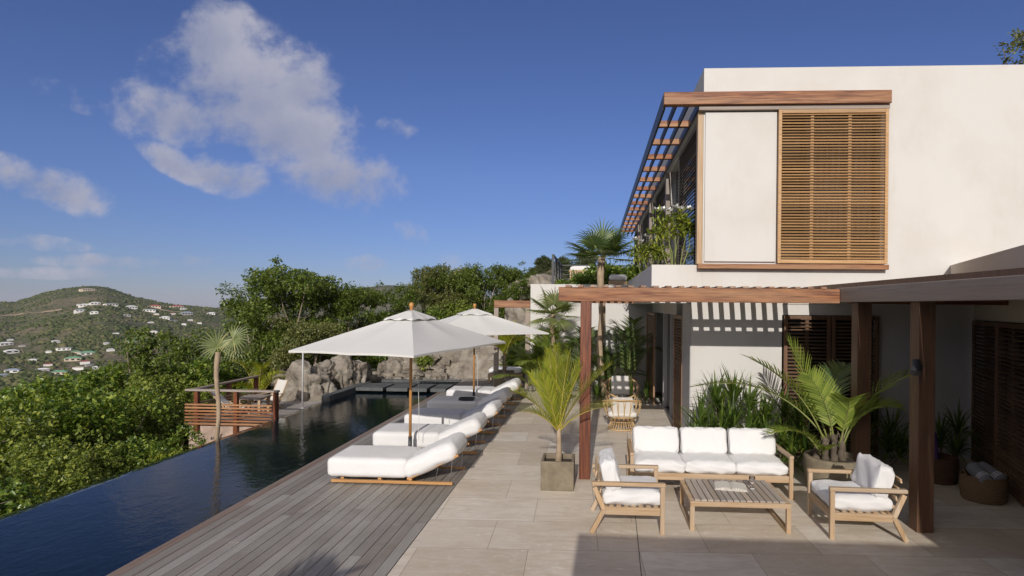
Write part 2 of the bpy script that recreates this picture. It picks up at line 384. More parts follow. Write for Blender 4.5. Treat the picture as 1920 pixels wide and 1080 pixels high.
def b_fabric(h, c, scale=900.0, var=0.05):
    n = h.noise(2.3, 4)
    h.col(h.mix(n, tuple(a * (1 - var) for a in c), tuple(min(1, a * (1 + var)) for a in c))); h.set(Roughness=0.95)
    h.b.inputs['Sheen Weight'].default_value = 0.15
    h.bump(h.math('ADD', h.math('MULTIPLY', h.noise(scale, 2), 0.12), h.noise(8, 6, 0.6, None, .6)), 0.38, 0.016)
def b_concrete(h, c=(0.20, 0.17, 0.13)):
    n = h.noise(4.5, 7, 0.65); n2 = h.noise(13, 5, 0.7, h.map((1, 1, 0.4)))
    col = h.mix(h.ramp(n, [(0.35, (0, 0, 0)), (0.68, (1, 1, 1))]), tuple(a * 0.72 for a in c), tuple(a * 1.22 for a in c))
    col = h.mix(h.math('MULTIPLY', h.ramp(n2, [(0.55, (0, 0, 0)), (0.72, (1, 1, 1))]), 0.4), col, tuple(a * f for a, f in zip(c, (0.55, 0.55, 0.52))))
    h.col(col); h.set(Roughness=0.85); h.bump(h.noise(40, 5), 0.3, 0.006)
def b_glass(h):
    h.col((0.012, 0.014, 0.018)); h.set(Roughness=0.04)
def b_goblet(h):
    h.col((1, 1, 1)); h.set(Roughness=0.0, IOR=1.12); h.b.inputs['Transmission Weight'].default_value = 1.0
def b_page(h):
    w = h.N.new('ShaderNodeTexWave'); w.wave_type = 'BANDS'; w.bands_direction = 'Y'
    w.inputs['Scale'].default_value = 22; w.inputs['Distortion'].default_value = 0.4; h.L.new(h.tc, w.inputs['Vector'])
    gap = h.noise(1.0, 3, 0.7, h.map((160, 14, 1)))
    ink = h.math('MULTIPLY', h.math('GREATER_THAN', w.outputs['Fac'], 0.6), h.math('GREATER_THAN', gap, 0.42))
    h.col(h.mix(h.math('MULTIPLY', ink, 0.55), (0.74, 0.70, 0.60), (0.22, 0.20, 0.18))); h.set(Roughness=0.8)
def b_umb(h):
    n = h.noise(3, 4)
    h.col(h.mix(n, (0.68, 0.67, 0.64), (0.75, 0.74, 0.71))); h.set(Roughness=0.92)
    h.bump(h.math('ADD', h.noise(5, 3), h.math('MULTIPLY', h.noise(700, 2), 0.1)), 0.15, 0.012)
    tr = h.N.new('ShaderNodeBsdfTranslucent'); tr.inputs['Color'].default_value = (0.7, 0.66, 0.58, 1)
    mx = h.N.new('ShaderNodeMixShader'); mx.inputs[0].default_value = 0.14; out = h.N['Material Output']
    h.L.new(h.b.outputs[0], mx.inputs[1]); h.L.new(tr.outputs[0], mx.inputs[2]); h.L.new(mx.outputs[0], out.inputs['Surface'])
def b_basket(h, c):
    w = h.N.new('ShaderNodeTexWave'); w.bands_direction = 'Z'; w.inputs['Scale'].default_value = 14; w.inputs['Distortion'].default_value = 1.0
    h.L.new(h.tc, w.inputs['Vector']); n = h.noise(60, 3, 0.7)
    h.col(h.mix(h.math('MULTIPLY', w.outputs['Fac'], n), tuple(a * 0.45 for a in c), tuple(a * 1.4 for a in c))); h.set(Roughness=0.8)
    h.bump(h.math('ADD', w.outputs['Fac'], n), 0.8, 0.01)

MT = {}
MT['render'] = mat('white_render', b_render)
MT['shade_render'] = mat('beige_shade_render', b_render, c=(0.55, 0.49, 0.41))  # copy of the render for the wing, its shade put into the beige
MT['travertine'] = mat('travertine', b_travertine)
MT['water'] = mat('pool_water', b_water)
MT['rock'] = mat('limestone', b_rock, warm=0.45)
MT['rustrock'] = mat('rust_stained_limestone', b_rock, warm=0.3, rust=0.85)
MT['terrain'] = mat('scrub_ground', b_terrain)
MT['deck'] = mat('weathered_decking', b_deck)
MT['ipe_x'] = mat('red_hardwood_across', m_wood, a=(0.11, 0.027, 0.009), b=(0.34, 0.118, 0.034), axis=0, stain=(0.46, 0.28, 0.15), amount=0.5, rough=0.6, fine=44, con=(0.37, 0.63))
MT['ipe_z'] = mat('red_hardwood_upright', m_wood, a=(0.075, 0.016, 0.006), b=(0.215, 0.058, 0.016), axis=2, stain=(0.28, 0.10, 0.032), amount=0.3, rough=0.5, fine=44, con=(0.38, 0.64))
MT['ipe_y'] = mat('red_hardwood_along', m_wood, a=(0.17, 0.075, 0.036), b=(0.29, 0.145, 0.075), axis=1, stain=(0.45, 0.36, 0.27), amount=0.6, rough=0.6)
MT['edge_board'] = mat('brown_edge_board', m_wood, a=(0.17, 0.105, 0.07), b=(0.28, 0.19, 0.14), axis=1, stain=(0.34, 0.28, 0.23), amount=0.6, rough=0.6, fine=25)
MT['grey_wood'] = mat('silvered_shaded_hardwood', m_wood, a=(0.24, 0.20, 0.17), b=(0.38, 0.33, 0.29), axis=1, stain=(0.30, 0.21, 0.15), amount=0.5, rough=0.7)  # on the side beam this grey stands in for shade
MT['grey_wood_x'] = mat('silvered_hardwood_across', m_wood, a=(0.30, 0.25, 0.21), b=(0.42, 0.36, 0.31), axis=0, stain=(0.36, 0.24, 0.16), amount=0.5, rough=0.7)
MT['brown_z'] = mat('brown_hardwood_upright', m_wood, a=(0.10, 0.050, 0.026), b=(0.19, 0.098, 0.052), axis=2, rough=0.5)
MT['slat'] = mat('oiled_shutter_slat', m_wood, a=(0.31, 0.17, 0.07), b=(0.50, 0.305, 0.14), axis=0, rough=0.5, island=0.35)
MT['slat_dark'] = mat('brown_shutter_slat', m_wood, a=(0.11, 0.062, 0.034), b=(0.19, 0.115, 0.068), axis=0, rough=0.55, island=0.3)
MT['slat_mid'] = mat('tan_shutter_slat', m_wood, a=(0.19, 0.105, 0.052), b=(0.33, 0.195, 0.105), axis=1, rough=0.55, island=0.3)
MT['slat_grey'] = mat('grey_shutter_slat', m_wood, a=(0.13, 0.105, 0.085), b=(0.22, 0.18, 0.15), axis=1, rough=0.7, island=0.3)
MT['teak'] = mat('weathered_teak', m_wood, a=(0.40, 0.25, 0.125), b=(0.56, 0.39, 0.23), axis=0, stain=(0.53, 0.44, 0.34), amount=0.6, rough=0.6)
MT['teak_y'] = mat('weathered_teak_along', m_wood, a=(0.40, 0.25, 0.125), b=(0.56, 0.39, 0.23), axis=1, stain=(0.53, 0.44, 0.34), amount=0.6, rough=0.6)
MT['teak_z'] = mat('weathered_teak_upright', m_wood, a=(0.40, 0.25, 0.125), b=(0.56, 0.39, 0.23), axis=2, stain=(0.53, 0.44, 0.34), amount=0.6, rough=0.6)
MT['tabletop'] = mat('silvered_teak', m_wood, a=(0.32, 0.27, 0.23), b=(0.48, 0.42, 0.36), axis=1, stain=(0.40, 0.28, 0.18), amount=0.4, rough=0.65)
MT['pole'] = mat('golden_pole_wood', m_wood, a=(0.42, 0.19, 0.055), b=(0.56, 0.28, 0.09), axis=2, rough=0.4)
MT['rail'] = mat('golden_rail_wood', m_wood, a=(0.42, 0.21, 0.07), b=(0.56, 0.30, 0.11), axis=0, rough=0.5)
MT['white'] = mat('white_canvas', b_fabric, c=(0.68, 0.67, 0.66))
MT['cream'] = mat('cream_canvas', b_fabric, c=(0.60, 0.57, 0.52))
MT['umb'] = mat('parasol_canvas', b_umb)
MT['steel'] = mat('brushed_steel', m_plain, c=(0.45, 0.45, 0.46), rough=0.35, metal=1.0)
MT['black'] = mat('dark_painted_steel', m_plain, c=(0.03, 0.032, 0.036), rough=0.45)
MT['alu'] = mat('grey_painted_metal', m_plain, c=(0.42, 0.41, 0.40), rough=0.5)
MT['slate'] = mat('dark_slate', b_concrete, c=(0.095, 0.10, 0.10))
MT['concrete'] = mat('brown_concrete', b_concrete, c=(0.19, 0.155, 0.105))
MT['potclay'] = mat('mossy_concrete', b_concrete, c=(0.20, 0.165, 0.11))
MT['plinth'] = mat('pink_concrete', b_concrete, c=(0.42, 0.31, 0.25))
MT['soil'] = mat('potting_soil', b_concrete, c=(0.06, 0.042, 0.03))
MT['glass'] = mat('dark_window_glass', b_glass)
MT['goblet'] = mat('clear_glass', b_goblet)
MT['page'] = mat('printed_page', b_page)
MT['rattan'] = mat('natural_rattan', m_plain, c=(0.48, 0.32, 0.155), rough=0.45, var=0.25, scale=14.0)
MT['basket'] = mat('woven_seagrass', b_basket, c=(0.24, 0.15, 0.075))
MT['basket_dark'] = mat('woven_brown_wicker', b_basket, c=(0.13, 0.062, 0.032))
MT['purple'] = mat('purple_foam', m_plain, c=(0.10, 0.045, 0.16), rough=0.8)
MT['towel'] = mat('grey_towelling', b_fabric, c=(0.17, 0.17, 0.19), var=0.4)
MT['bark'] = mat('pale_bark', b_concrete, c=(0.24, 0.19, 0.14))
MT['palmbark'] = mat('fibrous_palm_bark', b_concrete, c=(0.36, 0.27, 0.18))
MT['leaf_near'] = mat('glossy_shrub_leaf', m_leaf, a=(0.041, 0.078, 0.016), b=(0.128, 0.203, 0.030), c=(0.432, 0.499, 0.081), rough=0.34)
MT['leaf_mid'] = mat('soft_shrub_leaf', m_leaf, a=(0.069, 0.106, 0.022), b=(0.188, 0.244, 0.040), c=(0.450, 0.463, 0.088), rough=0.42)
MT['leaf_yellow'] = mat('yellow_green_leaf', m_leaf, a=(0.09, 0.13, 0.012), b=(0.22, 0.27, 0.03), c=(0.36, 0.37, 0.05), rough=0.38)
MT['leaf_tree'] = mat('bright_tree_leaf', m_leaf, a=(0.038, 0.064, 0.012), b=(0.115, 0.165, 0.026), c=(0.25, 0.29, 0.05), rough=0.40)
MT['leaf_olive'] = mat('olive_tree_leaf', m_leaf, a=(0.069, 0.081, 0.022), b=(0.150, 0.169, 0.048), c=(0.300, 0.288, 0.100), rough=0.5)
MT['leaf_far'] = mat('hill_tree_leaf', m_leaf, a=(0.035, 0.05, 0.018), b=(0.085, 0.105, 0.038), c=(0.15, 0.155, 0.06), rough=0.6)
MT['palm_lime'] = mat('lime_palm_leaf', m_leaf, a=(0.15, 0.185, 0.012), b=(0.27, 0.30, 0.025), c=(0.44, 0.42, 0.05), rough=0.35, trans=0.4)
MT['palm_green'] = mat('green_palm_leaf', m_leaf, a=(0.121, 0.182, 0.031), b=(0.242, 0.319, 0.055), c=(0.418, 0.462, 0.099), rough=0.36)
MT['palm_dark'] = mat('dark_palm_leaf', m_leaf, a=(0.053, 0.093, 0.033), b=(0.120, 0.180, 0.057), c=(0.255, 0.300, 0.090), rough=0.36)
MT['fan_leaf'] = mat('silver_fan_leaf', m_leaf, a=(0.12, 0.155, 0.06), b=(0.24, 0.28, 0.11), c=(0.46, 0.43, 0.17), rough=0.45)
MT['blade'] = mat('strappy_leaf', m_leaf, a=(0.036, 0.072, 0.017), b=(0.091, 0.150, 0.026), c=(0.234, 0.299, 0.046), rough=0.33)
MT['petiole'] = mat('yellow_leaf_stalk', m_plain, c=(0.36, 0.29, 0.05), rough=0.5)
MT['petiole_green'] = mat('green_leaf_stalk', m_plain, c=(0.20, 0.22, 0.06), rough=0.5)
MT['petal'] = mat('white_petal', m_plain, c=(0.82, 0.82, 0.78), rough=0.6)
MT['scrub'] = mat('hillside_bush', m_leaf, a=(0.034, 0.051, 0.018), b=(0.086, 0.106, 0.037), c=(0.196, 0.172, 0.086), rough=0.8, trans=0.1, spec=0.1)
# ------------------------------------------------------------------ terrain
def sstep(t):
    t = np.clip(t, 0, 1); return t * t * (3 - 2 * t)
def _bump(x, y, f, s):
    return np.sin(x * f + 1.3 * s + 1.7 * np.sin(y * f * 0.7 + s)) * np.cos(y * f * 1.1 + 2.1 * s + 1.3 * np.sin(x * f * 0.6 - s))
HP = np.array([-700, -300, -30, 30, 80, 120, 160, 215, 290, 340, 380, 420, 520, 700, 1000]) 
HD = np.array([-24, -14, -5, 15, 23.5, 28.5, 25.5, 8, -6, -10, -13, -22, -40, -60, -70])          # far ridge, pixels above eye level
HP2 = np.array([-400, 200, 340, 390, 420, 445, 520, 620, 720, 780, 860, 1000])
HD2 = np.array([-45, -40, -25, -9, 0, 4, 14, 26, 35, 32, 18, -10])
def height(x, y):
    x = np.asarray(x, float); y = np.asarray(y, float); r = np.hypot(x, y)
    d = np.maximum(0, -7.6 - x)
    west = -1.5 * sstep(d / 1.2) - 72 * (1 - np.exp(-d * 0.30 / 72))
    emb = 1.3 * sstep((y - 19.2) / 2.0) * sstep((x + 8.5) / 2.5)
    hill = 8.6 * np.exp(-((x + 6) / 24) ** 2 - ((y - 95) / 36) ** 2) + 6 * sstep((x - 9) / 10) * sstep((y - 16) / 10)
    north = -10 * sstep((y - 25) / 60) * sstep((-x - 6) / 30)
    near = -0.75 + west + emb + hill + north + 0.15 * _bump(x, y, 0.5, 2) * sstep((r - 12) / 20)
    yy = np.maximum(y, r * 0.5); u = np.clip(x / np.maximum(yy, 1), -1.8, 1.2)
    px = 1115 + 1060 * u
    zr = 2.6 + np.interp(px, HP, HD) * 1300 / 1060
    low = -72.0
    t = np.clip((yy - 420) / 880, 0, 1)
    f1 = low + (zr - low) * (0.55 * t + 0.45 * sstep(t))
    f1 = np.where(yy > 1300, zr - (zr + 125) * sstep((yy - 1300) / 900), f1)
    f1 = f1 + (7 * _bump(x, y, 0.011, 1) + 4 * _bump(x, y, 0.026, 4) + 1.6 * _bump(x, y, 0.07, 7)) * np.clip(np.minimum((yy - 300) / 200, (1420 - yy) / 300), 0, 1) * np.where(yy > 1150, np.clip((1420-yy)/540,0,1), 1)
    z2 = 2.6 + np.interp(px, HP2, HD2) * 2600 / 1060
    f2 = -125 + (z2 + 125) * np.exp(-((yy - 2600) / 620) ** 2)
    far = np.maximum(f1, f2)
    k = sstep((yy - 90) / 260)
    return near * (1 - k) + far * k
def build_terrain():
    na, nr = 640, 120
    az = np.concatenate([np.linspace(-math.pi, -0.95, 60, endpoint=False), np.linspace(-0.95, 0.62, na, endpoint=False), np.linspace(0.62, math.pi, 60, endpoint=False)])
    rr = np.concatenate([[0.0], np.geomspace(3, 60, 40), np.geomspace(66, 420, 24), np.linspace(440, 1900, 62), np.geomspace(1980, 6500, 16)])
    A, Rr = np.meshgrid(az, rr); X = Rr * np.sin(A); Y = Rr * np.cos(A); Z = height(X, Y)
    V = np.stack([X, Y, Z], -1).reshape(-1, 3); m = len(az); F = []
    i, k = np.meshgrid(np.arange(len(rr) - 1), np.arange(m), indexing='ij'); k2 = (k + 1) % m
    F = np.stack([i * m + k, i * m + k2, (i + 1) * m + k2, (i + 1) * m + k], -1).reshape(-1, 4)[:, ::-1]
    tag(np_obj('terrain', V, F, MT['terrain'], smooth=True), kind='structure')
    MT['sea'] = mat('sea_water', lambda h: (h.col((0.01, 0.03, 0.07)), h.set(Roughness=0.25)))
    V = [(0, 0, -112)] + [(7300 * math.cos(2 * math.pi * k / 64), 7300 * math.sin(2 * math.pi * k / 64), -112) for k in range(64)]
    b = MB(); b.add(V, [(0, k + 1, (k + 1) % 64 + 1) for k in range(64)])
    tag(b.build('sea', MT['sea']), kind='structure')
build_terrain()

# ------------------------------------------------------------------ terrace, deck, pool
def build_ground():
    b = MB(); b.box(-1.955, 7.4, -6, 17.2, -0.4, 0.0)
    tag(b.build('terrace_paving', MT['travertine']), kind='structure')
    b = MB(); b.add([(0.455, 5.0, 0.002), (0.463, 5.0, 0.002), (0.691, 11.62, 0.002), (0.683, 11.62, 0.002)], [(0, 1, 2, 3)])
    b.add([(0.34, 1.0, 0.002), (0.348, 1.0, 0.002), (0.463, 5.0, 0.002), (0.455, 5.0, 0.002)], [(0, 1, 2, 3)])
    tag(b.build('paving_joint', MT['black']), kind='structure')
    rng = random.Random(4); b = MB()
    x = -4.47; w = 0.132
    while x < -2.03:
        y = -6 + rng.uniform(-2, 0)
        while y < 20.2:
            L = rng.uniform(2.2, 4.4); y1 = min(y + L, 20.2)
            b.box(x, x + w - 0.008, y, y1 - 0.002, -0.045 + rng.uniform(-.0012, .0012), -0.006 + rng.uniform(-.0015, .0015))
            y = y1
        x += w
    x = -5.85                                     # the deck widens past the end of the pool
    while x < -4.48:
        b.box(x, x + w - 0.008, 18.75, 20.2, -0.045, -0.006 + rng.uniform(-.001, .001)); x += w
    tag(b.build('pool_deck', MT['deck']), kind='structure')
    b = MB(); b.box(-4.60, -4.475, -6, 18.0, -0.075, -0.004)
    tag(b.build('pool_edge_board', MT['edge_board'], bevel=0.004), kind='structure')
    b = MB(); b.box(-5.9, -1.96, -6, 20.3, -0.4, -0.075); b.box(-2.028, -1.958, -6, 17.2, -0.075, -0.012)
    tag(b.build('deck_substructure', MT['black']), kind='structure')
    # pool water: an almost flat sheet that rolls over the sunken outer rim
    b = MB(); xs = [-7.10, -4.6]; zs = [-0.055, -0.055]; ys = [-6, 5, 8, 11, 14, 17.3]
    vs = [(xx, yy, zz) for yy in ys for xx, zz in zip(xs, zs)]; n = len(xs)
    b.add(vs, [(j * n + i, j * n + i + 1, (j + 1) * n + i + 1, (j + 1) * n + i) for j in range(len(ys) - 1) for i in range(n - 1)])
    tag(b.build('pool_water', MT['water'], smooth=True), kind='structure')
    MT['lip'] = mat('smooth_water', lambda h: (h.col((0.002, 0.008, 0.02)), h.set(Roughness=0.02, IOR=1.33), h.bump(h.noise(3.0, 2), 0.08, 0.01)))
    b = MB(); xs = [-7.36, -7.34, -7.31, -7.24, -7.10]; zs = [-0.40, -0.10, -0.078, -0.066, -0.055]; n = len(xs)
    vs = [(xx, yy, zz) for yy in ys for xx, zz in zip(xs, zs)]
    b.add(vs, [(j * n + i, j * n + i + 1, (j + 1) * n + i + 1, (j + 1) * n + i) for j in range(len(ys) - 1) for i in range(n - 1)])
    tag(b.build('water_lip', MT['lip'], smooth=True), kind='structure')
    b = MB(); b.box(-7.345, -7.05, -6, 14.9, -2.2, -0.11); b.box(-7.3, -4.61, 17.3, 17.45, -0.5, -0.04)
    tag(b.build('pool_wall', MT['slate']), kind='structure')
    b = MB(); b.box(-7.2, -4.62, 17.45, 19.0, -0.3, -0.05)
    tag(b.build('overflow_water', MT['water']), kind='structure')
    # raised slate coping: the arm along the pool
    b = MB(); b.box(-7.32, -7.08, 14.85, 17.7, -0.3, 0.11)
    tag(b.build('pool_coping', MT['slate'], bevel=0.01), 'long dark slate kerb running along the pool below the pale boulders', 'coping')
    lab = ['dark slate stepping slab nearest the pale boulders', 'dark slate stepping slab behind the front parasol pole on its left',
           'dark slate stepping slab just right of the front parasol pole', 'dark slate stepping slab against the timber deck']
    for i, (x0, x1) in enumerate(((-7.07, -6.25), (-6.14, -5.51), (-5.40, -4.93), (-4.82, -4.36))):
        b = MB(); b.box(x0, x1, 16.45, 17.45, -0.001, 0.10)
        tag(b.build('stepping_slab', MT['slate'], bevel=0.008), lab[i], 'stone slab', 'dark slate slabs across the far end of the pool')
    b = MB(); b.box(-7.3, -4.5, 18.75, 19.0, -0.2, 0.03)
    tag(b.build('overflow_kerb', MT['slate'], bevel=0.01), 'low dark kerb at the foot of the smooth rock face', 'kerb')
    # lower sun deck on the left
    rng = random.Random(9); b = MB(); y = 12.93
    while y < 17.6:
        x = -9.55 if y < 15.3 else -9.2
        while x < -7.36:
            x1 = min(x + rng.uniform(1.5, 3), -7.36); b.box(x, x1 - .004, y, y + 0.125, -0.245, -0.2 + rng.uniform(-.002, .002)); x = x1
        y += 0.133
    tag(b.build('sun_deck', MT['deck'], bevel=0.003, seg=1), kind='structure')
    b = MB(); b.box(-9.6, -7.4, 12.95, 17.6, -2.5, -0.26)
    tag(b.build('sun_deck_base', MT['plinth']), kind='structure')
build_ground()

# ------------------------------------------------------------------ shutters
def louver(parent, p0, ax, width, z0, z1, pitch, slat, frame, nrm, stiles=(), depth=0.045, fw=0.06, tilt=0.35, slat_h=0.035, name='shutter', label=None):
    """a louvred panel: p0 lower corner, ax unit vector along the width, nrm outward normal"""
    p0 = Vector(p0); ax = Vector(ax); nrm = Vector(nrm); up = Vector((0, 0, 1))
    f = MB()
    def bx(mb, u0, u1, v0, v1, d0, d1):
        c = [p0 + ax * u + up * (v - z0) + nrm * d for d in (d0, d1) for v in (v0, v1) for u in (u0, u1)]
        mb.add(c, [(0, 1, 3, 2), (4, 6, 7, 5), (0, 4, 5, 1), (2, 3, 7, 6), (0, 2, 6, 4), (1, 5, 7, 3)])
    bx(f, 0, fw, z0, z1, 0, depth); bx(f, width - fw, width, z0, z1, 0, depth)
    bx(f, fw, width - fw, z0, z0 + fw * 1.2, 0.001, depth - 0.001); bx(f, fw, width - fw, z1 - fw * 1.2, z1, 0.001, depth - 0.001)
    o = f.build(name, frame, parent, bevel=0.004, seg=1)
    if label: o['label'] = label
    s = MB(); z = z0 + fw * 1.2 + pitch * 0.6
    t = 0.011
    while z < z1 - fw * 1.2 - pitch * 0.3:
        c = p0 + up * (z - z0) + nrm * (depth * 0.5)
        dv = (nrm * math.cos(tilt) - up * math.sin(tilt)) * (slat_h / 2); tv = (nrm * math.sin(tilt) + up * math.cos(tilt)) * (t / 2)
        vs = [c + ax * u + dv * a + tv * b_ for u in (fw, width - fw) for a, b_ in ((-1, -1), (1, -1), (1, 1), (-1, 1))]
        s.add(vs, [(0, 1, 2, 3), (7, 6, 5, 4), (0, 4, 5, 1), (1, 5, 6, 2), (2, 6, 7, 3), (3, 7, 4, 0)]); z += pitch
    s.build('slats', slat, o)
    if stiles:
        m = MB()
        for u in stiles: bx(m, u - 0.028, u + 0.028, z0 + fw * 1.2, z1 - fw * 1.2, 0.002, 0.018)
        m.build('stile', frame, o)
    return o

# ------------------------------------------------------------------ villa
def build_villa():
    v = empty('villa', (4.0, 10.15, 0), 0, 'two storey white rendered villa with timber louvred shutters on the right', 'house')
    v_inv = Matrix.Translation((-4.0, -10.15, 0))
    def put(mb, name, m, par=v, **k):
        o = mb.build(name, m, par, **k)
        if par is v: o.location = (-4.0, -10.15, 0)
        return o
    F = 10.15
    b = MB()                                                    # front wall: ground floor and upper storey round their openings
    b.box(1.72, 3.30, F, F + .25, 0, 2.66)
    b.box(4.95, 6.75, F + .02, F + .25, 0, 2.66)
    b.box(3.30, 4.95, F + .02, F + .25, 2.47, 2.66)
    b.box(1.90, 3.26, F, F + .25, 2.66, 6.83)
    b.box(4.96, 13.5, F, F + .25, 2.66, 6.83)
    b.box(3.26, 4.96, F, F + .25, 2.66, 3.42); b.box(3.26, 4.96, F, F + .25, 6.05, 6.83)
    put(b, 'front_wall', MT['render'])
    b = MB()                                                    # side wall of the upper storey, roof and back
    b.box(1.90, 2.15, F + .25, 27.5, 6.02, 6.83); b.box(1.90, 2.15, F + .25, 27.5, 2.9, 3.16)
    b.box(1.92, 2.15, 14.62, 15.1, 3.16, 6.02); b.box(1.92, 2.15, 19.1, 19.7, 3.16, 6.02)
    b.box(1.92, 2.15, 24.0, 24.6, 3.16, 6.02); b.box(1.90, 2.15, 27.0, 27.5, 3.16, 6.02)
    b.box(1.74, 2.0, 12.15, 17.2, 2.42, 2.66); b.box(1.74, 2.0, F + .25, 11.02, 0, 2.66); b.box(1.74, 2.0, 14.7, 17.2, 0, 0.02)
    put(b, 'side_wall', MT['render'])
    b = MB(); b.box(1.7, 1.738, F + .012, 11.05, 0, 2.655)  # grey sheet over the side wall, its grazing shade put in as colour
    put(b, 'corner_shade_sheet', MT['alu'], bevel=0.004)
    b = MB(); b.box(2.0, 13.5, F + .25, 27.5, 6.5, 6.65); b.box(2.15, 13.5, F + .26, 27.5, 2.7, 2.85)
    put(b, 'roof', MT['render'])
    b = MB()                                                    # terrace edge: parapet and floor beyond the corner
    b.box(1.01, 1.899, F + .001, F + .16, 2.66, 3.34); b.box(1.01, 1.17, F + .16, 17.2, 2.66, 3.34); b.box(1.17, 1.9, F + .16, 17.2, 2.66, 3.0)
    put(b, 'parapet', MT['render'])
    b = MB(); b.box(-1.96, 2.0, 17.2, 17.45, -.3, 3.24); b.box(-1.96, -1.75, 17.45, 27, -.3, 3.16); b.box(-1.75, 1.9, 17.45, 27, 3.0, 3.12)
    put(b, 'terrace_wall', MT['render'])
    # glazing set behind the louvres
    b = MB(); b.box(3.3, 4.94, F + .16, F + .18, 0, 2.47); b.box(3.27, 4.95, F + .17, F + .19, 3.42, 6.05)
    b.box(2.05, 2.07, F + .3, 27.2, 3.16, 6.02); b.box(1.86, 1.88, 11.05, 17.1, 0.02, 2.42)
    put(b, 'window_glass', MT['glass'])
    # pale curtain strips seen through the upper front shutter
    b = MB(); vs = []
    for k in range(81): x = 3.72 + k * .0145; yy = F + .135 + .014 * math.sin(k * .9) + .006 * math.sin(k * 2.3); vs += [(x, yy, 3.45), (x, yy, 6.0)]
    b.add(vs, [(2 * k, 2 * k + 2, 2 * k + 3, 2 * k + 1) for k in range(80)])
    put(b, 'curtain', MT['towel'], smooth=True)
    # sliding panel and shutter on the upper front
    b = MB(); b.box(1.925, 3.165, F - .045, F - .003, 3.40, 6.03)
    put(b, 'sliding_panel', MT['render'], bevel=0.006)
    b = MB(); b.box(1.80, 5.06, F - .13, F - .002, 3.27, 3.355)
    put(b, 'sill_beam', MT['ipe_x'], bevel=0.006)
    b = MB(); b.box(1.80, 5.06, F - .11, F - .002, 6.055, 6.13)
    put(b, 'shutter_track', MT['grey_wood_x'], bevel=0.006)
    o = louver(v, (3.175, F - .075, 3.37), (1, 0, 0), 1.865, 3.37, 6.05, 0.050, MT['slat'], MT['slat'], (0, -1, 0), stiles=(0.58, 1.22), fw=0.055, tilt=0.6, slat_h=0.044, label='honey coloured louvred sliding shutter on the upper front wall')
    o.location = (-4.0, -10.15, 0)
    # ground floor front shutters (brown), behind the potted palm
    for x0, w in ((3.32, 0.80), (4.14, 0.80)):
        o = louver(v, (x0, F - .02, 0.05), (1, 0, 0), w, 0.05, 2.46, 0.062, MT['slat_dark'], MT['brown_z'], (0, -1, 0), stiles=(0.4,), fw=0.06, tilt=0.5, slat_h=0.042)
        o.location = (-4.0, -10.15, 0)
    # side shutters of the upper storey
    for y0, y1 in ((10.36, 12.8), (15.1, 17.7), (19.7, 22.4), (24.6, 27.0)):
        o = louver(v, (1.895, y1, 3.17), (0, -1, 0), y1 - y0, 3.17, 6.0, 0.072, MT['slat_grey'], MT['grey_wood'], (-1, 0, 0), fw=0.07, tilt=0.5, slat_h=0.05)
        o.location = (-4.0, -10.15, 0)
    for y0 in (14.55, 18.95, 23.9):
        b = MB(); b.box(1.79, 1.915, y0, y0 + .2, 3.05, 6.02); put(b, 'wall_post', MT['grey_wood'], bevel=0.006)
    b = MB(); b.box(1.80, 1.898, F - .002, F + .14, 3.36, 6.054); put(b, 'corner_post', MT['teak_z'], bevel=0.005)
    # ground floor side shutters and door frame in the passage
    o = louver(v, (1.735, 12.18, 0.03), (0, -1, 0), 1.13, 0.03, 2.42, 0.062, MT['slat_mid'], MT['slat_mid'], (-1, 0, 0), fw=0.06, tilt=0.5, slat_h=0.045); o.location = (-4.0, -10.15, 0)
    o = louver(v, (1.60, 17.0, 0.03), (0, -1, 0), 2.05, 0.03, 2.42, 0.062, MT['slat_mid'], MT['slat_mid'], (-1, 0, 0), fw=0.06, tilt=0.5, slat_h=0.045); o.location = (-4.0, -10.15, 0)
    b = MB(); b.box(1.76, 1.86, 14.50, 14.62, 0, 2.42); b.box(1.78, 1.85, 13.3, 13.38, 0, 2.42); b.box(1.76, 1.84, 12.2, 14.5, 0.002, 0.05)
    put(b, 'door_frame', MT['alu'], bevel=0.004)
    # timber and steel awning over the upper side windows
    b = MB(); b.box(1.18, 5.06, F - .17, F - .025, 6.135, 6.355)
    aw = put(b, 'awning', MT['ipe_x'], bevel=0.006)
    for x, w, z0, z1 in ((1.20, .04, 6.10, 6.36), (1.42, .028, 6.155, 6.31), (1.63, .028, 6.155, 6.31), (1.84, .03, 6.155, 6.31)):
        MB().box(x - w / 2, x + w / 2, F - .02, 29.0, z0, z1).build('steel_bar', MT['black'], aw)
    for k in range(14):
        y = 11.35 + 1.24 * k; MB().box(1.222, 1.826, y, y + .11, 6.18, 6.30).build('batten', MT['ipe_x'], aw, bevel=0.004, seg=1)
    # lower wing on the right: angled wall with shutters and a beige parapet
    a = Vector((6.56, 10.15)); e = Vector((5.74, 7.84)); d = (e - a).normalized(); nn = Vector((d.y, -d.x)) * 1.0
    if nn.x > 0: nn = -nn
    def P(t, off=0.0): q = a + d * t + nn * off; return q
    b = MB()
    def wallbox(t0, t1, o0, o1, z0, z1):
        c = [(*P(t, o), z) for z in (z0, z1) for t, o in ((t0, o0), (t1, o0), (t1, o1), (t0, o1))]
        b.add(c, [(0, 1, 2, 3), (7, 6, 5, 4), (0, 4, 5, 1), (1, 5, 6, 2), (2, 6, 7, 3), (3, 7, 4, 0)])
    wallbox(0, .12, 0, -.25, 0, 2.9); wallbox(.12, 8.0, 0, -.25, 2.42, 2.9); wallbox(5.2, 8.0, 0, -.25, 0, 2.42)
    wallbox(-.2, 8.0, .38, -.25, 2.98, 3.36)
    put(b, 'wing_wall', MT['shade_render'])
    b = MB(); wallbox(.12, 5.2, -.12, -.14, 0, 2.42); put(b, 'wing_glass', MT['glass'])
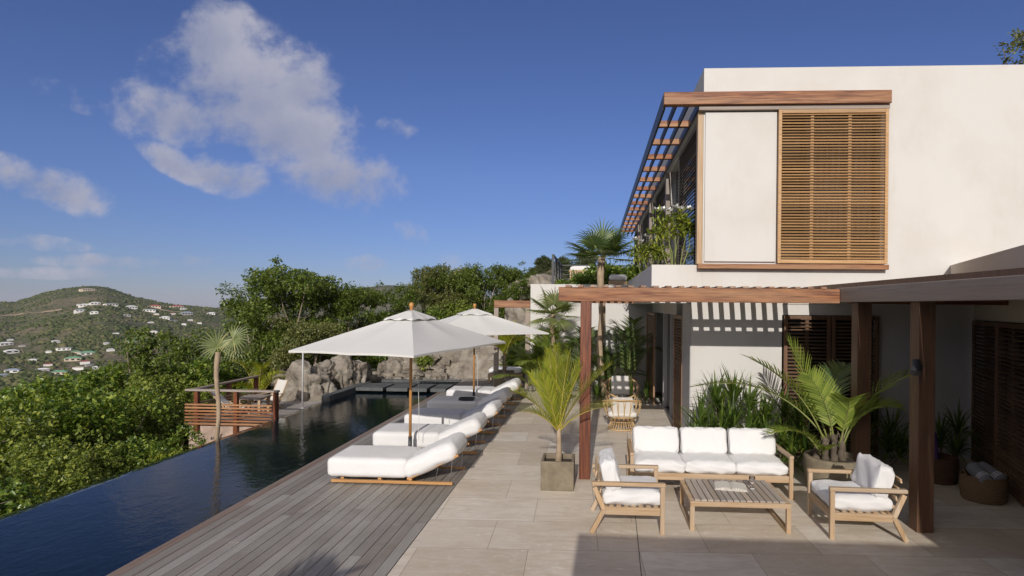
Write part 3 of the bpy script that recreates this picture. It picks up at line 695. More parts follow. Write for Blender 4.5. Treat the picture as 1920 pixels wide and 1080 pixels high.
    for t0 in (.12, 1.42, 2.72):
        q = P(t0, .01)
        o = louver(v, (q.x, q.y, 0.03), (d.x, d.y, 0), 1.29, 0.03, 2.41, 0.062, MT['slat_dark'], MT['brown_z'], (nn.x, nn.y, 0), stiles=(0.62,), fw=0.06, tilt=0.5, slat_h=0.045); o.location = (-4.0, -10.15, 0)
    return v
build_villa()

# ------------------------------------------------------------------ pergola
def build_pergola():
    p = empty('pergola', (-0.13, 8.6, 0), 0, 'weathered red hardwood pergola with square posts over the paved terrace', 'pergola')
    off = (0.13, -8.6, 0)
    def put(mb, name, m, par=p, **k):
        o = mb.build(name, m, par, **k)
        if par is p: o.location = off
        return o
    b = MB(); b.box(-.54, 3.575, 8.45, 8.61, 2.665, 2.875); put(b, 'front_beam', MT['ipe_x'], bevel=0.008)
    b = MB(); b.box(3.58, 3.74, -4.0, 8.612, 2.685, 2.895); o = put(b, 'side_beam', MT['grey_wood'], bevel=0.008); o['label'] = 'grey beam running towards the front over the two right posts'  # shade of the beam's outer face is put into its grey colour
    for (x, y, s, z1, m) in ((-.21, 8.53, .165, 2.664, 'ipe_z'), (3.76, 6.86, .19, 2.684, 'brown_z'), (3.77, 8.42, .2, 2.684, 'brown_z')):
        b = MB(); b.box(x, x + s, y - s / 2, y + s / 2, 0, z1); put(b, 'post', MT[m], bevel=0.008)
    b = MB()
    b.box(-.5, 1.005, 14.72, 14.86, 2.665, 2.80)
    b.box(-.5, 3.57, 9.12, 9.22, 2.70, 2.80); b.box(-.5, 1.005, 11.2, 11.3, 2.70, 2.80); b.box(-.5, 1.005, 13.0, 13.1, 2.70, 2.80)
    b.box(-.52, -.40, 8.612, 14.86, 2.67, 2.80); b.box(3.745, 6.6, 8.5, 8.62, 2.665, 2.89)
    put(b, 'cross_beam', MT['ipe_x'], bevel=0.004)
    b = MB(); x = -.44
    while x < 3.45:
        y1 = 14.9 if x < 0.95 else 10.145
        b.box(x, x + .08, 8.47, y1, 2.80, 2.855) if False else b.box(x, x + .08, 8.615, y1, 2.802, 2.90)
        b.box(x, x + .08, 8.44, 8.615, 2.876, 2.905)
        x += .187
    put(b, 'slats', MT['ipe_y'])
    b = MB(); b.box(3.742, 7.6, -4.0, 10.14, 2.90, 2.97)
    put(b, 'roof_boards', MT['brown_z'])
    # black spot lamp on the right post
    b = MB(); b.tube([(3.79, 6.76, 1.935), (3.72, 6.70, 1.935)], .022, 10); b.tube([(3.715, 6.735, 1.99), (3.65, 6.63, 1.87)], [.05, .056], 14)
    put(b, 'spot_lamp', MT['black'], smooth=False, bevel=0.004)
build_pergola()
# the wing the photograph was taken from, behind the viewer: it throws the shade across the near paving
b = MB(); b.box(-.42, 12, -5.2, -1.0, 0, 3.36)
tag(b.build('rear_wing', MT['render']), 'white wing of the villa behind the viewpoint', 'building')

# ------------------------------------------------------------------ rocks
def rock(name, c, size, seed, m, label, n=34, rough=0.16, flat=0.0, rz=0.0, cat='boulder'):
    rng = np.random.default_rng(seed)
    th = np.linspace(0, math.pi, n); ph = np.linspace(0, 2 * math.pi, 2 * n, endpoint=False)
    T, Pp = np.meshgrid(th, ph, indexing='ij')
    D = np.stack([np.sin(T) * np.cos(Pp), np.sin(T) * np.sin(Pp), np.cos(T)], -1)
    Q = np.sign(D) * np.abs(D) ** 0.78
    r = np.ones(T.shape)
    for k in range(18):                                     # random cutting planes leave facets
        a = rng.normal(size=3); a /= np.linalg.norm(a); h = rng.uniform(0.72, 1.0)
        dd = (Q * a).sum(-1); r = np.minimum(r, np.where(dd > 1e-3, h / np.maximum(dd, 1e-3), 9))
    Q = Q * r[..., None]
    from mathutils import noise as MN
    off = Vector(rng.uniform(-50, 50, 3)); flat_ = Q.reshape(-1, 3); sz3 = np.array(size) / 2
    amp = np.empty(len(flat_))
    for i_, q_ in enumerate(flat_ * sz3):
        p_ = Vector(q_); amp[i_] = MN.ridged_multi_fractal(p_ * 1.1 + off, .9, 2.1, 6, 1.0, 2.0) - 1.3 + .7 * MN.turbulence(p_ * 2.6 + off, 4, True) + .4 * (MN.turbulence(p_ * 8 + off, 3, True) - .5)
        w_ = p_ * 1.7 + off + MN.turbulence_vector(p_ * 1.5 + off, 3, False) * .35; d_ = MN.voronoi(w_)[0]
        amp[i_] = amp[i_] * .55 + .9 * (MN.cell(MN.voronoi(w_)[1][0] * 3.7)) * .8 - .55 * max(0, 1 - (d_[1] - d_[0]) / .10)
    Q = Q + D * (np.clip(amp, -1.7, 1.1).reshape(T.shape))[..., None] * rough
    V = Q * (np.array(size) / 2)
    cz, sz = math.cos(rz), math.sin(rz); V = V @ np.array([[cz, sz, 0], [-sz, cz, 0], [0, 0, 1]])
    m_ = 2 * n; i, k = np.meshgrid(np.arange(n - 1), np.arange(m_), indexing='ij'); k2 = (k + 1) % m_
    F = np.stack([i * m_ + k, i * m_ + k2, (i + 1) * m_ + k2, (i + 1) * m_ + k], -1).reshape(-1, 4)[:, ::-1]
    o = np_obj(name, V.reshape(-1, 3), F, m, smooth=False); o.location = c
    return tag(o, label, cat)
def build_rocks():
    rock('boulder', (-8.45, 16.3, -.05), (1.9, 1.7, 1.9), 3, MT['rock'], 'pale craggy boulder beside the thin steel pole by the pool', n=60, rough=.26)
    rock('boulder', (-7.95, 17.6, .05), (1.5, 1.6, 1.7), 5, MT['rock'], 'tall jagged grey boulder behind the end of the slate kerb', n=60, rough=.28)
    rock('boulder', (-9.6, 17.7, .0), (1.5, 1.4, 1.2), 8, MT['rock'], 'grey boulder under the tree trunks left of the steel pole', n=44, rough=.26)
    rock('boulder', (-6.9, 19.9, .1), (1.3, 1.1, 1.2), 12, MT['rock'], 'small grey boulder between the craggy boulder and the smooth rock face', n=44, rough=.26)
    rock('rock_face', (-4.75, 20.9, .35), (3.0, 1.8, 2.5), 21, MT['rustrock'], 'broad smooth rock face with a rust stain at the end of the pool', n=64, rough=.13, cat='rock')
    rock('rock_face', (-3.2, 21.0, .5), (1.7, 1.3, 2.5), 22, MT['rustrock'], 'narrower rock face right of the rear parasol pole', n=50, rough=.15, cat='rock')
    rock('rock_face', (-2.75, 21.5, 1.5), (1.9, 1.6, 2.3), 31, MT['rock'], 'upright pale rock framed by the timber gateway', n=54, rough=.26, cat='rock')
    rock('boulder', (-2.6, 24.5, 3.05), (2.2, 1.8, 1.5), 33, MT['rock'], 'weathered rock outcrop above the timber gateway', n=50, rough=.28)
    # loose stone slope between the boulders
    rng = random.Random(77); b = MB()
    for k in range(420):
        x = rng.uniform(-8.2, -5.2) if k < 330 else rng.uniform(-3.4, -2.2); y = rng.uniform(19.0, 22.2) if k < 330 else rng.uniform(20.0, 22.0)
        s = rng.uniform(.05, .17); z = float(height(x, y)) + .6 + rng.uniform(-.05, .1) + (y - 19) * .16
        pts = [Vector((rng.uniform(-1, 1), rng.uniform(-1, 1), rng.uniform(-.6, .6))) * s for _ in range(8)]
        base = [(-1, -1, -.6), (1, -1, -.6), (1, 1, -.6), (-1, 1, -.6), (-1, -1, .6), (1, -1, .6), (1, 1, .6), (-1, 1, .6)]
        vs = [Vector((x, y, z)) + Vector(q) * s + p * .5 for q, p in zip(base, pts)]
        b.add(vs, [(0, 3, 2, 1), (4, 5, 6, 7), (0, 1, 5, 4), (1, 2, 6, 5), (2, 3, 7, 6), (3, 0, 4, 7)])
    tag(b.build('rubble', MT['rock']), 'loose broken stone on the bank between the boulders', 'rubble', kind='stuff')
    b = MB(); vs = []; n = 26
    for j in range(n):
        for i in range(n):
            x = -9.0 + 7.2 * i / (n - 1); y = 18.9 + 4.4 * j / (n - 1)
            vs.append((x, y, float(height(x, y)) + .25 + min(1, (y - 18.9) / 2.2) * .75 + rng.uniform(-.1, .1) - (.6 if x < -8 else 0)))
    b.add(vs, [(j * n + i, j * n + i + 1, (j + 1) * n + i + 1, (j + 1) * n + i) for j in range(n - 1) for i in range(n - 1)])
    tag(b.build('stony_bank', MT['rock']), kind='structure')
    # timber gateway beside the terrace wall
    g = empty('timber_gateway', (-2.0, 17.6, 0), 0, 'timber gateway of one post and a thick lintel beside the terrace wall', 'gateway')
    o = MB().box(-2.12, -1.98, 17.3, 17.44, 0, 2.5).build('post', MT['grey_wood_x'], g, bevel=.008); o.location = (2, -17.6, 0)
    o = MB().box(-3.1, -1.98, 17.29, 17.45, 2.51, 2.73).build('lintel', MT['ipe_x'], g, bevel=.01); o.location = (2, -17.6, 0)
    o = MB().box(-3.1, -2.96, 17.3, 17.44, 0, 2.5).build('post', MT['grey_wood_x'], g, bevel=.008); o.location = (2, -17.6, 0)
build_rocks()
# ------------------------------------------------------------------ loungers, parasols
def build_loungers():
    L, w = 1.95, 0.84
    def make(label):
        t = empty('sun_lounger', (-3.85, 7.95, 0), 0, label, 'sun lounger', 'white sun loungers lined up along the pool deck')
        for y in (0.03, w - 0.03):
            MB().box(0.08, 1.85, y - .022, y + .022, 0.02, 0.058).build('rail', MT['rail'], t, bevel=.004)
        b = MB()
        for x in (0.2, 0.75, 1.2): b.box(x, x + .05, .054, w - .054, .058, .082)
        b.build('cross_slat', MT['rail'], t, bevel=.003)
        b = MB(); cushion(b, (0.60, w / 2, 0.225), (1.20, w - .02, 0.28), r=.075, puff=.008, n=14, wob=.002, seed=1)
        b.build('mattress', MT['white'], t, smooth=True)
        ang = R(-26); rot = Matrix.Rotation(ang, 3, 'Y')
        b = MB(); cushion(b, (1.50, w / 2, 0.345), (0.84, w - .02, 0.26), r=.105, puff=.02, rot=rot, n=14, wob=.005, seed=2)
        b.build('back_cushion', MT['white'], t, smooth=True)
        b = MB(); o1 = Vector((1.18, 0, .075)); dx = rot @ Vector((1, 0, 0))
        for y in (.07, w - .07): b.bar(o1 + Vector((0, y, 0)), o1 + Vector((0, y, 0)) + dx * .82, .035, .03)
        for s in (.3, .75):
            q = o1 + dx * s; b.bar(q + Vector((0, .07, -.002)), q + Vector((0, w - .07, -.002)), .04, .026)
        b.build('back_frame', MT['rail'], t)
        top = o1 + dx * .72
        for y in (.09, w - .09):
            b = MB()
            b.tube([top + Vector((0, y, 0)), (1.80, y, .05)], .006, 6)
            b.tube([o1 + dx * .5 + Vector((0, y, 0)), (1.58, y, .05)], .005, 6)
            b.build('wire_support', MT['steel'], t)
        return t
    labels = ['white sun lounger at the front, in full sun with its whole side showing', 'white sun lounger behind the front parasol pole',
              'white sun lounger midway in the row, half in parasol shade', 'shaded white sun lounger with a small dark tray on it',
              'farthest white sun lounger, beside the rear parasol pole']
    p = make(labels[0])
    for i, (x, y, a) in enumerate(((-3.85, 7.95, 0), (-3.85, 9.62, .012), (-3.84, 11.22, -.01), (-3.86, 12.85, .0), (-3.86, 14.55, .01))):
        o = p if i == 0 else copy_tree(p)
        o.location = (x, y, 0); o.rotation_euler.z = a; o['label'] = labels[i]
    b = MB(); b.box(-.17, .17, -.11, .11, 0, .012)
    for q in ((-.17, -.16, -.11, .11), (.16, .17, -.11, .11), (-.16, .16, -.11, -.10), (-.16, .16, .10, .11)): b.box(*q, .012, .045)
    o = b.build('tray', MT['black'], None); o.location = (-2.95, 13.02, .385); tag(o, 'small dark tray lying on the shaded white lounger', 'tray')
build_loungers()

def parasol(c, hw, hl, rot, z_rim, z_top, label):
    t = empty('parasol', (c[0], c[1], 0), rot, label, 'parasol', 'white canvas parasols between the loungers')
    corners = [(-hw, -hl), (hw, -hl), (hw, hl), (-hw, hl)]
    per = []; nseg = 8
    for i in range(4):
        p0, p1 = corners[i], corners[(i + 1) % 4]
        for k in range(nseg * 2):
            s = k / (nseg * 2); x = p0[0] + (p1[0] - p0[0]) * s; y = p0[1] + (p1[1] - p0[1]) * s
            half = (s * 2) % 1.0; sagk = 4 * half * (1 - half)
            pull = 1 - .005 * sagk
            per.append((x * pull, y * pull, .010 * sagk, sagk, 1.0 if s == 0 else 0))
    m = len(per)
    def surf(rs, z0, z1, lift=0.0):
        vs = []; 
        for j, r in enumerate(rs):
            for x, y, up, sg, _ in per:
                z = z1 + (z0 - z1) * (r ** 0.97) + up * r - .026 * sg * math.sin(math.pi * min(1, r * 1.05)) + lift
                vs.append((x * r, y * r, z))
        fs = [(j * m + k, j * m + (k + 1) % m, (j + 1) * m + (k + 1) % m, (j + 1) * m + k) for j in range(len(rs) - 1) for k in range(m)]
        return vs, fs[:] 
    b = MB(); b.add(*surf([.10, .18, .3, .42, .55, .7, .85, .95, 1.0], z_rim, z_top))
    # short hem hanging from the rim
    vs = [(x, y, z_rim + up) for x, y, up, _, _ in per] + [(x * .998, y * .998, z_rim + up - .03) for x, y, up, _, _ in per]
    b.add(vs, [(k, (k + 1) % m, m + (k + 1) % m, m + k) for k in range(m)])
    o = b.build('canopy', MT['umb'], t, smooth=True, solid=.003)
    md = o.modifiers.new('edge', 'EDGE_SPLIT'); md.split_angle = R(24)
    b = MB(); vs, fs = surf([.02, .06, .12, .18, .23, .255], z_rim, z_top, .035)
    vs = [(x, y, z - (.02 * math.cos(k * 2 * math.pi / 8) if k // m == 5 else 0)) for k, (x, y, z) in enumerate(vs)]
    b.add(vs, fs); b.build('vent_cap', MT['umb'], o, smooth=True, solid=.003)
    b = MB(); b.tube([(0, 0, .12), (0, 0, z_top + .06)], .024, 14); pl = b.build('pole', MT['pole'], t, smooth=True)
    b = MB(); b.lathe([(.001, z_top + .155), (.03, z_top + .145), (.042, z_top + .11), (.036, z_top + .08), (.026, z_top + .062), (.026, z_top + .05)], 14); b.build('finial', MT['pole'], pl, smooth=True)
    b = MB(); b.tube([(0, 0, .0), (0, 0, .36)], .032, 14); b.lathe([(.16, 0), (.16, .012), (.05, .02), (.034, .05)], 20); b.build('base_sleeve', MT['black'], t, smooth=True)
    hub = Vector((0, 0, z_rim + .02))
    for i in range(4):
        for q in (corners[i], tuple((a + c_) / 2 for a, c_ in zip(corners[i], corners[(i + 1) % 4]))):
            b = MB(); e = Vector((q[0] * .985, q[1] * .985, z_rim - .025)); tp = Vector((q[0] * .05, q[1] * .05, z_top - .085))
            b.bar(tp, e, .02, .028); mid = tp.lerp(e, .52); b.bar(hub + Vector((q[0], q[1], 0)) * .03, mid, .014, .02)
            b.build('rib', MT['pole'], t)
    b = MB(); b.tube([(0, 0, z_rim - .03), (0, 0, z_rim + .05)], .045, 12); b.build('runner', MT['pole'], t)
    b = MB()
    pts = [Vector((.05, .02, z_rim)).lerp(Vector((.13, .05, .30)), s) + Vector((.04 * math.sin(math.pi * s), 0, 0)) for s in [k / 8 for k in range(9)]]
    b.tube(pts, .0045, 5)
    b.build('pull_cord', MT['cream'], t)
    return t
parasol((-3.09, 9.4), 1.05, 1.6, R(-14), 1.89, 2.47, 'larger looking front parasol with a golden pole between the first two loungers')
parasol((-3.06, 14.3), 1.05, 1.6, R(-57), 1.89, 2.47, 'rear parasol partly hidden behind the front one')

# ------------------------------------------------------------------ lounge set
def cush_obj(name, par, c, size, rot=None, r=.055, puff=.03, seed=0, wob=.006, pinch=.05):
    b = MB(); cushion(b, c, size, r=r, puff=puff, rot=rot, n=14, wob=wob, seed=seed, pinch=pinch)
    o = b.build(name, MT['white'], par, smooth=True)
    pts = []
    return o
def side_frame(par, x, depth, arm_z, seat_z, t=.052, back=.13):
    """open side frame in the local yz plane: y=0 front, y=depth rear; raked rear leg"""
    b = MB(); w = t
    b.box(x - w / 2, x + w / 2, 0, t, 0, arm_z - .002)                                                # front leg
    b.build('front_leg', MT['teak_z'], par, bevel=.005)
    b = MB(); b.bar((x, depth + .03, 0.0), (x, depth - .11, seat_z), w - .002, t, (0, 1, 0)); b.bar((x, depth - .11, seat_z), (x, depth + .0, arm_z - .02), w - .002, t, (0, 1, 0))
    b.build('rear_leg', MT['teak_z'], par, bevel=.005)
    b = MB(); b.box(x - w / 2 - .004, x + w / 2 + .004, -.006, depth + .03, arm_z - .001, arm_z + .042)
    b.build('armrest', MT['teak_y'], par, bevel=.008)
def seat_unit(name, width, depth, arm_z, n_cush, label, cat, seeds=1):
    t = empty(name, (0, 0, 0), 0, label, cat)
    sz = .27
    for x in (.026, width - .026): side_frame(t, x, depth, arm_z, sz)
    b = MB(); b.box(.054, width - .054, .012, .052, sz - .05, sz + .04); b.build('front_rail', MT['teak'], t, bevel=.005)
    b = MB(); b.box(.054, width - .054, depth - .15, depth - .11, sz - .04, sz + .03); b.build('rear_rail', MT['teak'], t, bevel=.005)
    for x in (.03, width - .03): MB().box(x - .02, x + .02, .053, depth - .12, sz - .055, sz + .03).build('side_rail', MT['teak_y'], t, bevel=.005)
    b = MB(); n = int((depth - .2) / .085)
    for k in range(n): y = .07 + k * .085; b.box(.055, width - .055, y, y + .05, sz + .012, sz + .03)
    b.build('seat_slats', MT['teak'], t)
    rk = R(-14); b = MB()
    dy, dz = math.sin(-rk), math.cos(rk)
    for k in range(4):
        z = sz + .1 + k * .1; y = depth - .115 + (z - sz) * .24; b.bar((.055, y, z), (width - .055, y, z), .05, .018, (0, .97, .24))
    b.build('back_slats', MT['teak'], t)
    cw = (width - .12) / n_cush
    for k in range(n_cush):
        cx = .06 + cw * (k + .5)
        cush_obj('seat_cushion', t, (cx, depth * .43 + .02, sz + .115), (cw - .012, depth - .13, .155), seed=seeds + k, puff=.03, wob=.007)
    rot = Matrix.Rotation(R(-16), 3, 'X')
    for k in range(n_cush):
        cx = .06 + cw * (k + .5)
        cush_obj('back_cushion', t, (cx, depth - .185, sz + .355), (cw - .03, .19, .38), rot=rot @ Matrix.Rotation(R(0), 3, 'Y'), seed=seeds + 7 + k, puff=.0, wob=.009, r=.065)
    return t
def build_lounge():
    s = seat_unit('garden_sofa', 2.2, .80, .545, 3, 'three seat teak sofa with white cushions facing the coffee table', 'sofa', 3)
    s.location = (.51, 7.80, 0)
    a = seat_unit('garden_armchair', .77, .80, .545, 1, 'teak armchair with white cushions seen from its side, left of the coffee table', 'armchair', 21)
    a['group'] = 'teak lounge armchairs'; a.rotation_euler.z = R(90); a.location = (.82, 6.46, 0)
    c = copy_tree(a); c['label'] = 'teak armchair with white cushions on the right, in front of the round palm pot'
    c.rotation_euler.z = R(-92); c.location = (2.69, 7.26, 0)
    # coffee table
    t = empty('coffee_table', (1.13, 6.62, 0), 0, 'low slatted teak coffee table with an open book on it', 'coffee table')
    Wd, D, H = 1.15, .82, .345
    for x in (.026, Wd - .026):
        for y in (.026, D - .026):
            MB().box(x - .026, x + .026, y - .026, y + .026, .046, H - .061).build('leg', MT['teak_z'], t, bevel=.004)
        MB().box(x - .026, x + .026, .0, D, 0, .045).build('foot_rail', MT['teak_y'], t, bevel=.005)
    b = MB(); b.box(0, Wd, 0, .05, H - .06, H - .002); b.box(0, Wd, D - .05, D, H - .06, H - .002); b.box(0, .05, .051, D - .051, H - .06, H - .002); b.box(Wd - .05, Wd, .051, D - .051, H - .06, H - .002)
    b.build('top_frame', MT['teak'], t, bevel=.005)
    b = MB(); n = 14; pw = (Wd - .11) / n
    for k in range(n): b.box(.055 + k * pw, .055 + (k + 1) * pw - .011, .004, D - .004, H, H + .02)
    b.build('top_slats', MT['tabletop'], t, bevel=.003, seg=1)
    b = MB()
    for y in (.25, .55): b.box(.052, Wd - .052, y, y + .04, H - .045, H - .003)
    b.build('cross_rail', MT['teak'], t)
    # open book
    k = empty('open_book', (1.70, 7.10, .366), R(-9), 'open book lying on the slatted coffee table', 'book')
    for sgn in (-1, 1):
        b = MB(); xs = [0, .012, .03, .06, .10, .135, .15]; zs = [.008, .020, .027, .027, .022, .016, .013]
        vs = [(sgn * x, y, z) for y in (-.105, .105) for x, z in zip(xs, zs)] + [(sgn * x, y, .003) for y in (-.105, .105) for x in xs]; n = len(xs)
        f = [(i, i + 1, n + i + 1, n + i) for i in range(n - 1)] + [(2 * n + i, 2 * n + i + 1, i + 1, i) for i in range(n - 1)] + [(n + i, n + i + 1, 3 * n + i + 1, 3 * n + i) for i in range(n - 1)] + [(n - 1, 2 * n - 1, 4 * n - 1, 3 * n - 1)]
        b.add(vs, f); b.build('page_block', MT['page'], k, smooth=False)
    b = MB(); b.box(-.156, .156, -.109, .109, -.001, .002); b.build('cover', MT['cream'], k); k.scale = (1.25, 1.25, 1.25)
    # stemmed glass
    g = MB(); g.lathe([(.001, .002), (.032, .003), (.034, .006), (.012, .012), (.006, .022), (.009, .045), (.006, .060), (.012, .070), (.034, .085), (.039, .115), (.035, .150), (.033, .150), (.036, .115), (.031, .088), (.001, .076)], 24)
    o = g.build('glass_goblet', MT['goblet'], None, smooth=True); o.location = (1.955, 7.07, .366); tag(o, 'clear stemmed glass goblet standing beside the open book', 'glass')
build_lounge()

# ------------------------------------------------------------------ rattan chairs
def rattan(loc, rz, label, back_h):
    t = empty('rattan_chair', loc, rz, label, 'rattan chair', 'round rattan tub chairs in the passage')
    n = 44
    def ring(r, z, th=.013, dz=lambda a: 0, name='hoop', par=t):
        pts = [(r * math.cos(2 * math.pi * k / 40), r * math.sin(2 * math.pi * k / 40), z + dz(2 * math.pi * k / 40)) for k in range(41)]
        b = MB(); b.tube(pts, th, 8, cap=False); return b.build(name, MT['rattan'], par, smooth=True)
    prof = lambda a: back_h - (back_h - .46) * (0.5 - 0.5 * math.cos(a + math.pi / 2 + math.pi)) ** 1.6      # high at the back (+y)
    prof = lambda a: .46 + (back_h - .46) * (0.5 + 0.5 * math.sin(a)) ** .8
    ring(.29, .02, .016); ring(.22, .17, .012)
    b = MB()
    for k in range(30):
        a = 2 * math.pi * k / 30; b.tube([(.29 * math.cos(a), .29 * math.sin(a), .025), (.225 * math.cos(a), .225 * math.sin(a), .17)], .009, 6)
    b.build('base_canes', MT['rattan'], t, smooth=True)
    b = MB()
    for k in range(36):
        a = 2 * math.pi * (k + (0.16 if k % 2 else -0.16)) / 36; zt = prof(a); pts = []
        for s in (0, .25, .5, .75, 1):
            r = .225 + (.40 - .225) * (1 - (1 - s) ** 2); a2 = a + (0.09 if k % 2 else -.09) * math.sin(math.pi * s) * .6
            pts.append((r * math.cos(a2), r * math.sin(a2), .17 + (zt - .17) * s ** 1.15))
        b.tube(pts, .008, 6)
    b.build('side_canes', MT['rattan'], t, smooth=True)
    pts = [(.405 * math.cos(a), .405 * math.sin(a), prof(a) + .005) for a in [2 * math.pi * k / 48 for k in range(49)]]
    b = MB(); b.tube(pts, .019, 9, cap=False); b.build('rim', MT['rattan'], t, smooth=True)
    for z in (.27, .30):
        r = .225 + .175 * (1 - (1 - (z - .17) / .4) ** 2); ring(r, z, .007)
    b = MB(); cushion(b, (0, -.02, .345), (.60, .60, .12), r=.055, puff=.02, n=12); b.build('seat_cushion', MT['cream'], t, smooth=True)
    b = MB(); cushion(b, (0, .245, back_h - .18), (.44, .13, .46), r=.055, rot=Matrix.Rotation(R(-16), 3, 'X'), n=12, wob=.005, seed=4); b.build('back_cushion', MT['cream'], t, smooth=True)
    return t
rattan((.60, 12.02, 0), R(180), 'round rattan tub chair with its back turned, nearer the sofa', .66)
rattan((.66, 13.45, 0), R(4), 'round rattan tub chair facing outwards with striped slat shadows on its back cushion', .86)

# ------------------------------------------------------------------ pots, baskets
def square_pot(loc, w, h, m, label, rz=0):
    t = empty('square_planter', loc, rz, label, 'planter')
    b = MB(); a = w / 2; wl = .04; tp = 1.03
    o_ = [(-a, -a), (a, -a), (a, a), (-a, a)]; i_ = [(-a + wl, -a + wl), (a - wl, -a + wl), (a - wl, a - wl), (-a + wl, a - wl)]
    vs = [(x * .985, y * .985, 0) for x, y in o_] + [(x, y, h) for x, y in o_] + [(x, y, h) for x, y in i_] + [(x, y, h - .09) for x, y in i_]
    b.add(vs, [(3, 2, 1, 0)] + [(k, (k + 1) % 4, 4 + (k + 1) % 4, 4 + k) for k in range(4)] + [(4 + k, 4 + (k + 1) % 4, 8 + (k + 1) % 4, 8 + k) for k in range(4)] + [(8 + k, 8 + (k + 1) % 4, 12 + (k + 1) % 4, 12 + k) for k in range(4)])
    b.build('box', m, t, bevel=.012, seg=3)
    MB().box(-a + wl + .002, a - wl - .002, -a + wl + .002, a - wl - .002, h - .14, h - .07).build('soil', MT['soil'], t)
    return t
square_pot((-.50, 8.12, 0), .47, .41, MT['concrete'], 'square brown concrete planter on the paving with a lime green palm')
square_pot((-2.80, 17.55, 0), .62, .52, MT['concrete'], 'square planter on the far deck holding a small palm', R(8))
def round_pot():
    t = empty('round_planter', (3.45, 8.32, 0), 0, 'wide round mossy concrete planter with a tall palm behind the right armchair', 'planter')
    b = MB(); b.lathe([(.001, 0), (.34, 0), (.37, .03), (.40, .25), (.405, .44), (.395, .475), (.345, .48), (.335, .45), (.33, .38)], 48); b.build('pot', MT['potclay'], t, smooth=True)
    b = MB(); b.lathe([(.335, .395), (.2, .41), (.001, .42)], 32); b.build('soil', MT['soil'], t, smooth=True)
round_pot()
def basket(loc, r, h, m, label, sx=1.0):
    t = empty('basket', loc, 0, label, 'basket')
    b = MB(); b.lathe([(.001, .005), (r * .86, .0), (r * .95, .03), (r, h * .5), (r * .98, h), (r * .93, h + .008), (r * .90, h - .02), (r * .9, h * .4), (.001, h * .35)], 36)
    o = b.build('body', m, t, smooth=True); o.scale = (sx, 1, 1)
    b = MB()
    for s in (-1, 1):
        pts = [(s * r * sx * .95 + .0, -.07 + .14 * k / 8, h - .01 + .075 * math.sin(math.pi * k / 8)) for k in range(9)]; b.tube(pts, .010, 6)
    b.build('handle', m, t, smooth=True)
    return t
basket((5.33, 8.02, 0), .26, .34, MT['basket'], 'tan woven basket holding rolled grey towels by the louvred wall', 1.08)
basket((5.22, 8.85, 0), .26, .37, MT['basket_dark'], 'dark brown wicker basket holding a purple rolled mat')
b = MB(); pts = [(5.14, 8.83, .16), (5.11, 8.87, .72)]; b.tube(pts, .085, 18)
tag(b.build('yoga_mat', MT['purple'], None, bevel=.01), 'purple rolled exercise mat standing in the dark wicker basket', 'mat')
for i, (x, y, a, lab) in enumerate(((5.25, 7.98, .25, 'grey striped rolled towel on the left in the tan basket'), (5.43, 8.02, -.2, 'grey striped rolled towel on the right in the tan basket'))):
    b = MB(); q = Vector((x, y, .36)); d = Vector((math.sin(a) * .4, .75, .18)).normalized() * .19
    b.tube([q - d, q - d * .9, q + d * .9, q + d], [.06, .088, .088, .06], 16); o = b.build('rolled_towel', MT['towel'], None, smooth=True)
    tag(o, lab, 'towel', 'rolled towels in the basket')
    b = MB()
    for k in range(3):
        s = -.85 + .16 * k; ring = []
        b.tube([q + d * s, q + d * (s + .05)], .0895, 16)
    b.build('stripe', MT['white'], o, smooth=True)

